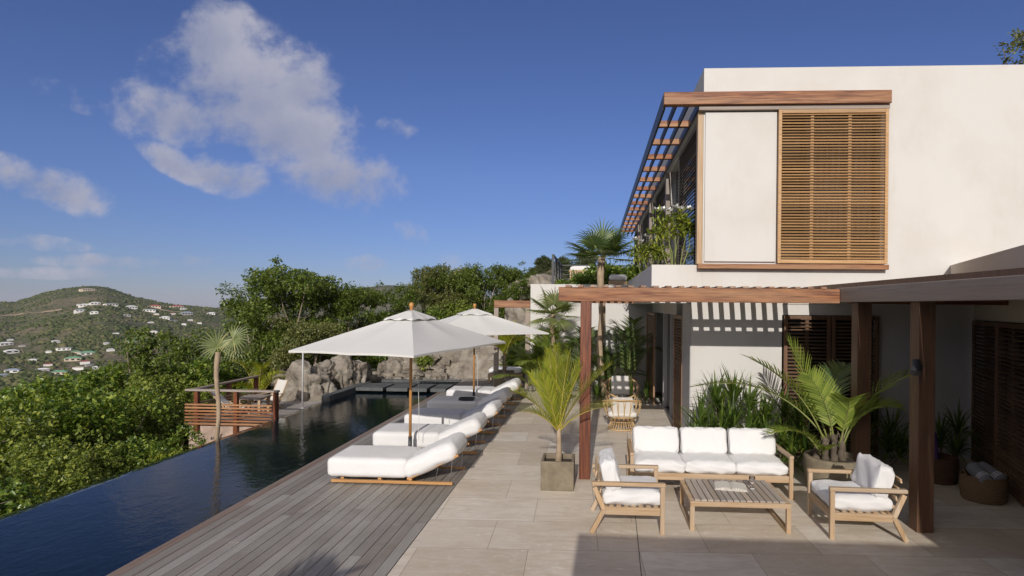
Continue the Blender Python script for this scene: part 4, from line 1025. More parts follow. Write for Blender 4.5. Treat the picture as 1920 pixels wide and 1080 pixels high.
# ------------------------------------------------------------------ left sun deck: railing, chairs, table, pole
def build_left_deck():
    t = empty('deck_railing', (-7.4, 12.9, -.2), 0, 'low hardwood railing with horizontal slats round the sun deck', 'railing')
    def put(mb, name, m, **k):
        o = mb.build(name, m, t, **k); o.location = (7.4, -12.9, .2); return o
    put(MB().box(-9.62, -7.38, 12.82, 12.95, .49, .535), 'top_rail', MT['grey_wood_x'], bevel=.008)
    put(MB().box(-9.56, -9.43, 12.955, 15.5, .488, .533), 'top_rail', MT['grey_wood'], bevel=.008)
    for x, y in ((-7.5, 12.85), (-8.46, 12.85), (-9.42, 12.85), (-9.54, 14.2), (-9.54, 15.38)):
        put(MB().box(x, x + .095, y, y + .095, -.5, .489), 'post', MT['ipe_z'], bevel=.006)
    b = MB()
    for k in range(7): z = .185 - k * .075; b.box(-9.62, -7.51, 12.825, 12.848, z - .028, z + .012)
    put(b, 'front_slats', MT['ipe_x'], bevel=.003, seg=1)
    b = MB()
    for k in range(5): z = .185 - k * .075; b.box(-9.445, -9.425, 12.96, 15.4, z - .028, z + .012)
    put(b, 'side_slats', MT['ipe_y'], bevel=.003, seg=1)
    # beach chairs
    def chair(loc, rz, label, back):
        c = empty('deck_chair', loc, rz, label, 'deck chair', 'low folding chairs on the sun deck')
        for x in (-.28, .28):
            b = MB(); b.bar((x, -.42, .0), (x, .30, .50), .03, .04); b.build('side_frame', MT['teak_y'], c, bevel=.004)
            b = MB(); b.bar((x * .93, .34, .0), (x * .93, -.30, .36), .028, .038); b.build('leg', MT['teak_y'], c, bevel=.004)
            b = MB(); b.bar((x * 1.05, -.34, .47), (x * 1.05, .26, .50), .06, .022); b.build('armrest', MT['teak_y'], c, bevel=.004)
        pb = [(-.40, .32), (-.1, .27), (.12, .25), (.24, .42), (.24 + back * .5, .66), (.24 + back, .9)]
        b = MB(); vs = []
        for y, z in pb: vs += [(-.25, y, z), (.25, y, z)]
        b.add(vs, [(2 * i, 2 * i + 1, 2 * i + 3, 2 * i + 2) for i in range(len(pb) - 1)])
        o = b.build('sling', MT['cream'], c, solid=.03, bevel=.008)
        b = MB()
        for x in (-.265, .265): b.bar((x, .14, .2), (x, .25 + back, .93), .03, .035)
        b.build('back_frame', MT['teak_z'], c)
        return c
    chair((-8.5, 14.45, -.2), R(-28), 'folding deck chair with a pale sling standing by the rear of the sun deck', .2).scale = (.8,) * 3
    chair((-8.85, 13.5, -.2), R(105), 'low reclined folding deck chair behind the railing slats', .48).scale = (.68,) * 3
    t2 = empty('side_table', (-8.5, 13.75, -.2), R(6), 'small square teak table between the two deck chairs', 'side table')
    MB().box(-.29, .29, -.29, .29, .40, .44).build('table_top', MT['grey_wood_x'], t2, bevel=.006)
    for x in (-.24, .24):
        for y in (-.24, .24): MB().box(x - .03, x + .03, y - .03, y + .03, 0, .399).build('leg', MT['teak_z'], t2, bevel=.004)
    p = MB(); p.tube([(0, 0, 0), (0, 0, 1.62)], .022, 10); p.lathe([(.06, 0), (.06, .012), (.022, .016)], 16)
    o = p.build('steel_pole', MT['alu'], None, smooth=True); o.location = (-7.72, 14.62, -.2); tag(o, 'thin bare steel pole standing before the pale boulder', 'pole')
build_left_deck()

# ------------------------------------------------------------------ far deck: daybed and stool; upper terrace furniture
def build_far_bits():
    t = empty('daybed', (-3.15, 19.0, 0), R(4), 'teak daybed with a white mattress beside the planter on the far deck', 'daybed')
    MB().box(-.4, .75, -.35, .45, .18, .30).build('bed_frame', MT['teak'], t, bevel=.01)
    for x in (-.36, .71):
        for y in (-.31, .41): MB().box(x - .03, x + .03, y - .03, y + .03, 0, .179).build('leg', MT['teak_z'], t)
    b = MB(); cushion(b, (.17, .05, .385), (1.1, .76, .16), r=.06, puff=.02, n=8); b.build('mattress', MT['white'], t, smooth=True)
    s = empty('stool', (-2.48, 16.9, 0), R(12), 'small wooden stool in front of the far planter', 'stool')
    MB().box(-.19, .19, -.14, .14, .33, .37).build('stool_top', MT['grey_wood_x'], s, bevel=.006)
    for x in (-.14, .14):
        b = MB()
        for y in (-.1, .1): b.bar((x * 1.15, y, 0), (x, y, .33), .03, .03)
        b.build('leg', MT['teak_z'], s)
    # steel balustrade of the upper terrace
    r = empty('balustrade', (-1.3, 17.35, 3.12), 0, 'black steel balustrade with thin cables along the upper terrace', 'balustrade')
    def put(mb, name, m, **k): o = mb.build(name, m, r, **k); o.location = (1.3, -17.35, -3.12); return o
    for x, y in ((-1.3, 17.4), (-1.3, 18.9), (-1.3, 20.4), (-1.3, 21.9), (.2, 21.9)): put(MB().box(x - .035, x + .035, y - .035, y + .035, 3.12, 4.13), 'post', MT['black'])
    put(MB().box(-1.335, -1.265, 17.36, 21.94, 4.13, 4.17).box(-1.264, 1.88, 21.87, 21.93, 4.13, 4.17), 'top_rail', MT['black'])
    b = MB()
    for k in range(5):
        z = 3.28 + k * .17; b.tube([(-1.3, 17.4, z), (-1.3, 21.9, z)], .008, 5); b.tube([(-1.3, 21.9, z), (1.88, 21.9, z)], .008, 5)
    put(b, 'cable', MT['steel'])
    d = empty('terrace_sofa', (-.85, 19.1, 3.12), 0, 'slatted teak terrace sofa with a white cushion above the wall', 'sofa')
    b = MB()
    for k in range(12): b.box(k * .085, k * .085 + .05, 0, .03, .12, .62)
    b.build('back_slats', MT['teak_z'], d)
    MB().box(-.03, 1.05, -.01, .05, .62, .68).build('top_rail', MT['teak'], d, bevel=.005)
    MB().box(-.03, 1.05, .03, .75, .1, .18).build('seat_frame', MT['teak'], d, bevel=.005)
    b = MB(); cushion(b, (.5, .2, .70), (1.0, .18, .22), r=.07, puff=.02, n=8); b.build('back_cushion', MT['white'], d, smooth=True)
    b = MB(); cushion(b, (0, 0, 0), (.55, .5, .18), r=.07, puff=.02, n=8)
    o = b.build('ottoman_cushion', MT['white'], None, smooth=True); o.location = (.72, 17.75, 3.47); tag(o, 'thick white seat cushion at the edge of the upper terrace', 'cushion')
    o = MB().box(.42, 1.0, 17.5, 18.0, 3.121, 3.37).build('terrace_stool', MT['teak'], None, bevel=.01); tag(o, 'low teak stool under the white cushion on the upper terrace', 'stool')
build_far_bits()
# ------------------------------------------------------------------ vegetation
def unit(v): return v / np.maximum(np.linalg.norm(v, axis=-1, keepdims=True), 1e-9)
def leaf_mesh(C, D, N, Ls, Ws, fold=0.35, droop=0.15):
    """folded leaf blades: C base points, D directions, N up vectors, Ls lengths, Ws half widths"""
    D = unit(D); A = unit(np.cross(D, N)); Nn = np.cross(A, D)
    L = Ls[:, None]; w = Ws[:, None]
    v0 = C; v1 = C + D * L * .45 - A * w + Nn * w * fold; v2 = C + D * L - Nn * L * droop; v3 = C + D * L * .45 + A * w + Nn * w * fold
    V = np.stack([v0, v1, v2, v3], 1).reshape(-1, 3); n = len(C); b = np.arange(n)[:, None] * 4
    F = np.concatenate([b + np.array([[0, 2, 1]]), b + np.array([[0, 3, 2]])], 0)
    return V, F
def crown(lobes, n_cl, k, L, seed, up=.5, inner=.55, wr=.32, spread=.75):
    """leaf rosettes at the twig ends of a set of ellipsoid lobes"""
    rng = np.random.default_rng(seed); lobes = np.array(lobes, float)
    wts = lobes[:, 3] * lobes[:, 4]; wts = wts / wts.sum()
    idx = rng.choice(len(lobes), n_cl, p=wts); lb = lobes[idx]
    d = unit(rng.normal(size=(n_cl, 3))); rad = inner + (1 - inner) * rng.random((n_cl, 1)) ** .6
    rad *= 1 + rng.normal(size=(n_cl, 1)) * .07
    C = lb[:, :3] + d * rad * lb[:, 3:6]
    out = unit(d / lb[:, 3:6] + np.array([0, 0, up]))
    C2 = np.repeat(C, k, 0); O2 = np.repeat(out, k, 0)
    D = unit(O2 * .55 + rng.normal(size=O2.shape) * spread + np.array([0, 0, -.12]))
    N = unit(rng.normal(size=O2.shape) * .45 + np.array([0, -.25, 1.0]))
    C2 = C2 + rng.normal(size=C2.shape) * L * .45
    Ls = L * rng.uniform(.6, 1.25, len(C2)); Ws = Ls * wr * rng.uniform(.8, 1.2, len(C2))
    return leaf_mesh(C2, D, N, Ls, Ws), C
def branches(mb, base, tips, r0, seed, wob=.12):
    rng = random.Random(seed); base = Vector(base)
    for t in tips:
        t = Vector(t); n = 6; pts = []
        m = base.lerp(t, .5) + Vector((rng.uniform(-1, 1), rng.uniform(-1, 1), rng.uniform(-.2, .8))) * (t - base).length * .14
        for i in range(n + 1):
            s = i / n; p = base.lerp(m, s).lerp(m.lerp(t, s), s) + Vector((rng.uniform(-1, 1), rng.uniform(-1, 1), 0)) * wob * (0 < i < n) * .4
            pts.append(p)
        mb.tube(pts, [r0 * (1 - .82 * i / n) for i in range(n + 1)], 6)
        for q in range(2):
            j = rng.randint(2, n - 1); e = pts[j] + Vector((rng.uniform(-1, 1), rng.uniform(-1, 1), rng.uniform(.1, .8))) * (t - base).length * .28
            mb.tube([pts[j], pts[j].lerp(e, .5) + Vector((rng.uniform(-.05, .05), rng.uniform(-.05, .05), .04)), e], [r0 * .32, r0 * .22, r0 * .08], 5)
def make_plant(name, lobes, n_cl, k, L, seed, leaf, stems=6, r0=.035, base=(0, 0, 0), bark='bark', base_spread=.25, **kw):
    t = empty(name)
    (V, F), C = crown(lobes, n_cl, k, L, seed, **kw)
    np_obj('foliage', V, F, MT[leaf], t)
    rng = random.Random(seed); b = MB(); ord_ = sorted(lobes, key=lambda q: -q[3])
    for i in range(stems):
        l = lobes[i % len(lobes)]
        tip = Vector(l[:3]) + Vector((rng.uniform(-.5, .5) * l[3], rng.uniform(-.5, .5) * l[4], rng.uniform(-.1, .6) * l[5]))
        branches(b, Vector(base) + Vector((rng.uniform(-1, 1), rng.uniform(-1, 1), 0)) * base_spread, [tip], r0, seed * 31 + i)
    b.build('stems' if stems > 2 else 'trunk', MT[bark], t, smooth=True)
    return t
def rand_lobes(n, R_, zc, h, seed, rl=(.35, .6), squash=.8):
    rng = random.Random(seed); out = []
    for i in range(n):
        a = rng.uniform(0, 6.283); r = R_ * math.sqrt(rng.random()) * .8; s = rng.uniform(*rl)
        out.append((r * math.cos(a), r * math.sin(a), zc + rng.uniform(-.5, .5) * h, s, s * rng.uniform(.8, 1.2), s * squash))
    return out

def place(p, x, y, z=None, s=1.0, rz=0.0, label=None, first=None, group=None, sz=None):
    o = p if first else copy_tree(p)
    o.location = (x, y, float(height(x, y)) - .05 if z is None else z); o.rotation_euler.z = rz; o.scale = (s, s, sz or s)
    if label: o['label'] = label
    if group: o['group'] = group
    return o

def build_shrubs():
    # three kinds of glossy shrub beyond the pool rim
    kinds = []
    for i in range(3):
        lob = rand_lobes(15, 1.35, 1.25, 1.7, 40 + i, (.42, .75)) + rand_lobes(5, .9, 2.1, .5, 60 + i, (.25, .4))
        t = make_plant('shrub', lob, (1250, 1500, 1150)[i], 9, (.105, .078, .095)[i], 11 + i, ('leaf_near', 'leaf_mid', 'leaf_near')[i], stems=11, r0=.035, base_spread=.35, inner=.5)
        t['category'] = 'shrub'; kinds.append(t)
    low = []
    for i in range(2):
        lob = rand_lobes(10, .8, .55, .6, 80 + i, (.32, .5))
        t = make_plant('shrub', lob, 620, 9, .085, 21 + i, 'leaf_yellow', stems=7, r0=.02, base_spread=.2, inner=.5); t['category'] = 'shrub'; low.append(t)
    used = set()
    G = 'green shrubs beyond the pool rim'
    D = 'dense glossy green shrub massed beyond the left rim of the pool'
    U = 'dense shrub filling in below the tree crowns on the bank'
    rows = [(0, -9.0, 7.2, -1.9, .85, 0.3, D), (1, -9.05, 9.2, -2.0, .85, 1.4, D), (2, -9.3, 11.2, -2.1, .78, 2.2, 'glossy shrub filling the corner left of the deck railing'),
            (0, -11.2, 6.5, -2.1, 1.05, 2.9, D), (1, -11.4, 9.0, -2.0, 1.12, .2, D), (2, -11.2, 11.6, -2.2, 1.15, 3.9, D),
            (2, -13.4, 11.0, -2.6, 1.3, 4.4, D), (0, -13.8, 14.0, -2.4, 1.25, 5.1, D), (1, -11.4, 14.2, -2.3, 1.15, 0.9, 'glossy shrub just behind the left end of the deck railing'),
            (0, -16.6, 13.4, -3.3, 1.4, 1.9, D), (2, -17.6, 17.0, -3.6, 1.45, 2.5, D), (1, -15.6, 17.4, -3.2, 1.35, .5, D), (0, -12.6, 17.2, -2.4, 1.25, 3.3, D),
            (1, -20.4, 18.0, -4.6, 1.5, 4.9, D), (0, -11.0, 16.4, -2.3, .9, 5.5, 'glossy shrub rising behind the side rail of the sun deck'), (2, -14.4, 20.5, -3.0, 1.3, 1.1, D),
            (1, -8.75, 5.2, -1.9, .75, 2.6, D), (0, -22.0, 21.5, -5.2, 1.6, .4, D), (2, -18.0, 22.0, -4.0, 1.5, 3.0, D), (1, -24.5, 19.5, -5.5, 1.6, 1.7, D),
            (0, -8.2, 21.6, -.2, .95, .8, U), (1, -9.8, 21.4, -.6, 1.05, 2.2, U), (2, -11.3, 21.3, -1.2, 1.1, 3.9, U), (0, -6.4, 22.9, .2, .95, 5.0, U), (1, -5.2, 23.2, .4, .95, .3, U), (2, -13.2, 22.6, -2.0, 1.2, 1.6, U)]
    for k, x, y, z, s, rz, lab in rows:
        place(kinds[k], x, y, z, s, rz, lab, k not in used, G); used.add(k)
    used = set()
    for k, x, y, z, s, rz, lab in ((0, -7.95, 6.6, -.85, .62, 0, 'low yellow green shrub at the near corner of the pool rim'), (1, -7.95, 7.9, -1.0, .62, 1, 'low yellow green shrub hugging the pool rim below the dark bushes'),
                                   (0, -8.2, 10.9, -1.25, .75, 2, 'bright green low shrub at the foot of the tall thin fan palm'), (1, -11.2, 5.4, -.9, .8, 3, 'yellow green low shrub at the left edge beyond the water')):
        place(low[k], x, y, z, s, rz, lab, k not in used, 'low yellow green shrubs by the pool rim'); used.add(k)
    # the upright shrub that stands above the others
    lob = [(0, 0, 3.2, .5, .5, .42), (.25, .1, 2.6, .55, .5, .4), (-.4, .1, 2.4, .5, .5, .35), (.6, 0, 2.0, .6, .5, .4), (-.2, 0, 1.8, .8, .7, .5), (.9, .2, 1.5, .7, .6, .4), (0, 0, 1.1, 1.0, .9, .5), (-.9, 0, 1.3, .5, .5, .3)]
    t = make_plant('tree', lob, 900, 9, .10, 91, 'leaf_tree', stems=4, r0=.05, inner=.35); t['category'] = 'tree'
    place(t, -13.2, 15.7, -2.0, 1.05, 0, 'slim bright green tree poking up in front of the far hillside', True)

def build_trees():
    def tree(seed, H, R_, leaf, n_cl, L, stems, squash=.62, name='tree', **kw):
        lob = rand_lobes(22, R_, H * .56, H * .74, seed, (R_ * .24, R_ * .42), squash) + rand_lobes(9, R_ * .8, H * .92, H * .26, seed + 5, (R_ * .10, R_ * .2), .8) + rand_lobes(5, R_ * 1.15, H * .62, H * .4, seed + 9, (R_ * .12, R_ * .2), .6)
        t = make_plant(name, lob, n_cl, 8, L, seed, leaf, stems=stems, r0=.055, base_spread=.3, inner=.4, **kw); t['category'] = 'tree'; return t
    A = tree(101, 4.4, 1.9, 'leaf_tree', 2300, .108, 9)
    B = tree(202, 3.6, 1.6, 'leaf_tree', 1750, .10, 9)
    lob = rand_lobes(18, 1.5, 2.25, 1.2, 303, (.36, .6), .62) + rand_lobes(8, 1.1, 2.9, .7, 308, (.15, .3), .8)
    Cc = make_plant('tree', lob, 1250, 8, .10, 303, 'leaf_olive', stems=15, r0=.05, base_spread=.55, inner=.4); Cc['category'] = 'tree'
    used = set()
    G = 'leafy trees on the bank behind the pool'
    rows = [('A', -10.6, 19.3, -.3, .95, .3, 'tall leafy tree rising highest behind the sun deck'),
            ('B', -12.5, 20.0, -.6, .98, 1.2, 'leafy tree with a branch reaching out over the far hillside'),
            ('A', -8.9, 20.6, .0, .74, 2.4, 'bright leafy tree behind the craggy boulder'),
            ('C', -9.6, 18.0, -.7, .85, .7, 'olive green tree with bare pale trunks showing above the sun deck'),
            ('B', -7.6, 21.8, .45, .76, 4.1, 'leafy tree directly above the front parasol'),
            ('C', -6.6, 23.5, 1.0, .92, 2.0, 'olive toned tree between the two parasol tops, further back'),
            ('A', -5.8, 24.0, .85, .74, 5.0, 'tall leafy tree right of the front parasol top'),
            ('B', -4.7, 23.4, 1.0, .84, .4, 'bright leafy tree above the rear parasol'),
            ('A', -3.9, 25.8, 1.5, .66, 1.1, 'leafy tree left of the weathered outcrop, behind the rear parasol'),
            ('B', -3.2, 23.0, .9, .72, 3.2, 'small leafy tree crowding the timber gateway'),
            ('C', -11.6, 22.5, -1.1, 1.0, 3.6, 'olive green tree further back on the left bank'),
            ('B', -14.0, 18.8, -2.4, 1.02, 5.5, 'leafy tree at the left end of the bank, below the sky line'),
            ('C', -13.0, 16.9, -2.2, .85, 4.4, 'olive green tree behind the fan palm by the pool rim'),
            ('C', -7.0, 26.5, 1.2, 1.0, 5.6, 'olive tree at the back of the bank, mostly hidden')]
    P = {'A': A, 'B': B, 'C': Cc}
    for k, x, y, z, s, rz, lab in rows:
        place(P[k], x, y, z, s, rz, lab, k not in used, G); used.add(k)
    # dense bush by the gateway
    lob = rand_lobes(12, .9, 1.1, 1.5, 404, (.35, .55))
    t = make_plant('bush', lob, 800, 8, .13, 405, 'leaf_near', stems=6, inner=.5); t['category'] = 'bush'
    place(t, -2.5, 20.0, .0, .78, 0, 'dark green bush inside the timber gateway', True)
    lob = rand_lobes(6, .3, .35, .4, 414, (.16, .26)); t = make_plant('bush', lob, 130, 8, .10, 415, 'leaf_mid', stems=4, r0=.015, inner=.3); t['category'] = 'bush'
    place(t, -6.0, 19.7, .3, .9, 0, 'small green bush rooted in the rubble between the rocks', True)
    # hilltop trees behind
    H = tree(505, 3.4, 1.9, 'leaf_far', 700, .26, 4)
    H2 = tree(606, 3.0, 2.1, 'leaf_far', 700, .24, 4)
    rng = random.Random(8); n = 0
    for i in range(90):
        y = rng.uniform(52, 112); x = (rng.uniform(745, 1120) - 1115) / 1060 * y
        o = place((H, H2)[i % 2], x, y, None, rng.uniform(.38, .72), rng.uniform(0, 6), 'small rounded tree on the ridge behind the garden', i < 2, 'trees scattered over the ridge behind the garden')
    # tree behind the roof on the right
    lob = [(0, 0, 7.6, 1.0, 1, .5), (-.8, 0, 6.9, .7, .7, .4), (.7, .2, 7.1, .7, .7, .4), (.1, 0, 6.3, 1.0, .8, .5), (-1.9, 0, 5.6, .8, .7, .4), (-2.7, 0, 5.3, .5, .5, .3), (-1.0, 0, 5.2, .8, .8, .4), (1.2, 0, 6.0, .8, .7, .4), (.3, 0, 5.0, 1.0, 1, .5), (1.0, 0, 5.0, 1.2, 1, .5)]
    t = make_plant('tree', lob, 420, 7, .16, 707, 'leaf_olive', stems=9, r0=.09, inner=.2); t['category'] = 'tree'
    place(t, 18.6, 25.0, 6.8, 1.0, 0, 'sparse tree showing over the roof at the right edge', True)

# ------------------------------------------------------------------ palms
def qbez(a, b, c, t): return a.lerp(b, t).lerp(b.lerp(c, t), t)
def frond(par, a, ctrl, tip, n, Lm, leaf, stalk, seed, w=.014, bare=.18, vee=.5, droop=.25, fwd=.75, rr=.009, roll=0.0, side=None):
    """a pinnate frond: arching midrib with two ranks of narrow leaflets"""
    rng = random.Random(seed); a, ctrl, tip = Vector(a), Vector(ctrl), Vector(tip)
    b = MB(); b.tube([qbez(a, ctrl, tip, i / 12) for i in range(13)], [rr * (1.25 - 1.05 * i / 12) for i in range(13)], 6)
    o = b.build('frond', MT[stalk], par, smooth=True)
    m = MB(); sd0 = None
    for i in range(n):
        t = bare + (1 - bare) * (i / (n - 1)); p = qbez(a, ctrl, tip, t); d = (qbez(a, ctrl, tip, min(1, t + .02)) - qbez(a, ctrl, tip, max(0, t - .02))).normalized()
        sd = Vector(side) if side else d.cross(Vector((0, 0, 1)))
        sd = sd - d * sd.dot(d)
        if sd.length < .15: sd = Vector((1, 0, 0)) - d * d.x
        sd.normalize(); up = sd.cross(d).normalized()
        if roll: q = Matrix.Rotation(roll, 3, d); sd = q @ sd; up = q @ up
        prof = (math.sin(math.pi * min(1, .12 + .80 * (i / (n - 1)))) ** .7)
        for s in (-1, 1):
            L = Lm * prof * rng.uniform(.85, 1.1); f = fwd + .5 * (i / n) + rng.uniform(-.08, .08)
            dr = (sd * s + d * f + up * vee + Vector((rng.uniform(-.05, .05),) * 3)).normalized()
            pts = []; q = p.copy(); dd = dr.copy()
            for j in range(5):
                pts.append(q.copy()); dd = (dd + Vector((0, 0, -droop * .35 * (j + 1) / 3))).normalized(); q = q + dd * L / 4
            m.strip(pts, [w * .45, w, w * .95, w * .6, w * .08], up.cross(dr), fold=.25)
    m.build('leaflets', MT[leaf], o)
    return o
def auto_palm(name, loc, label, cat, specs, trunk, leaf, stalk, Lm, seed, n=26, w=.013, group=None, **kw):
    """specs: (azimuth deg, reach, height, base height, lift)"""
    t = empty(name, loc, 0, label, cat, group); rng = random.Random(seed)
    if trunk:
        b = MB(); r0, r1, h = trunk; b.tube([(rng.uniform(-.01, .01), 0, h * i / 10) for i in range(11)], [(r0 + (r1 - r0) * i / 10) * (1 + .12 * (i % 2)) for i in range(11)], 12); b.build('trunk', MT['palmbark'], t, smooth=True)
    for i, (az, reach, hh, hb, lift) in enumerate(specs):
        c, s = math.cos(R(az)), math.sin(R(az))
        frond(t, (.02 * c, .02 * s, hb), (reach * .38 * c, reach * .38 * s, hb + (hh - hb) * lift), (reach * c, reach * s, hh), n, Lm, leaf, stalk, seed * 17 + i, w=w, **kw)
    return t
def fan_palm(name, loc, h, r0, label, leaves, Lf, seed, leaf='fan_leaf', cat='palm', skirt=False, group=None, face=None):
    """leaves: (azimuth, elevation of stalk, stalk length)"""
    t = empty(name, loc, 0, label, cat, group); rng = random.Random(seed)
    if h > 0:
        b = MB(); b.tube([(0.03 * math.sin(i * .9), 0, h * i / 14) for i in range(15)], [r0 * (1 + .07 * (i % 2) + .15 * (i > 11)) for i in range(15)], 12); b.build('trunk', MT['palmbark'], t, smooth=True)
    for lf_ in leaves:
        az, el, sl = lf_[:3]
        d = Vector((math.cos(R(az)) * math.cos(R(el)), math.sin(R(az)) * math.cos(R(el)), math.sin(R(el))))
        a = Vector((0.03 * math.sin(14 * .9) if h > 0 else 0, 0, h)); e = a + d * sl - Vector((0, 0, sl * .08))
        b = MB(); b.tube([a, a.lerp(e, .5) + Vector((0, 0, .04 * sl)), e], [.016, .012, .009], 6); o = b.build('leaf_stalk', MT['petiole_green'], t, smooth=True)
        m = MB(); sd = d.cross(Vector((0, 0, 1)))
        if sd.length < .1: sd = Vector((1, 0, 0))
        sd.normalize(); up = sd.cross(d).normalized(); n = 30
        if len(lf_) > 3: d = Vector(lf_[3]).normalized()
        if face: up = Vector(face); up = (up - d * up.dot(d)).normalized(); sd = d.cross(up).normalized(); n = 24
        for k in range(n):
            an = R(-140 + 280 * k / (n - 1)); L = Lf * (.62 + .38 * math.cos(an * .55)) * rng.uniform(.9, 1.08)
            q = e.copy(); dd = (d * math.cos(an) + sd * math.sin(an) + up * .12).normalized(); pts = []
            for j in range(6):
                pts.append(q.copy()); dd = (dd + Vector((0, 0, -.045 * j * j * .5))).normalized(); q = q + dd * L / 5
            m.strip(pts, [.006, .018 * Lf / .6, .021 * Lf / .6, .016 * Lf / .6, .009 * Lf / .6, .001], up.cross(dd), fold=.35)
        m.build('fan', MT[leaf], o)
    return t
def rosette(mb, c, n, L, w, seed, lean=(0, 0, 0), arch=.5, up=.5):
    rng = random.Random(seed); c = Vector(c); lean = Vector(lean)
    for i in range(n):
        az = i * 2.399 + rng.uniform(-.3, .3); el = rng.uniform(-.15, 1.35) if i > n * .2 else rng.uniform(.9, 1.5)
        d = (Vector((math.cos(az) * math.cos(el), math.sin(az) * math.cos(el), math.sin(el) * (1 + up))) + lean).normalized(); l = L * rng.uniform(.65, 1.1)
        q = c + Vector((0, 0, rng.uniform(-.05, .05))); pts = []; dd = d
        sd = d.cross(Vector((0, 0, 1))); sd = sd if sd.length > .1 else Vector((1, 0, 0))
        a = arch * rng.uniform(.4, 1.3)
        for j in range(6):
            pts.append(q.copy()); dd = (dd + Vector((0, 0, -a * .20 * j))).normalized(); q = q + dd * l / 5
        mb.strip(pts, [w * .6, w, w, w * .8, w * .45, w * .05], sd, fold=.3)
def strappy(name, loc, label, heads, n, L, w, seed, leaf='blade', cat='plant', group=None):
    t = empty(name, loc, 0, label, cat, group); b = MB(); s = MB(); rng = random.Random(seed)
    for i, (x, y, z) in enumerate(heads):
        rosette(b, (x, y, z), n, L, w, seed + i * 7, lean=(x * .2, y * .2 - .1, 0))
        s.tube([(x * .5, y * .5, 0), (x * .8, y * .8, z * .5), (x, y, z + .03)], [.022, .018, .014], 7)
    b.build('leaves', MT[leaf], t); s.build('stem', MT['bark'], t, smooth=True)
    return t

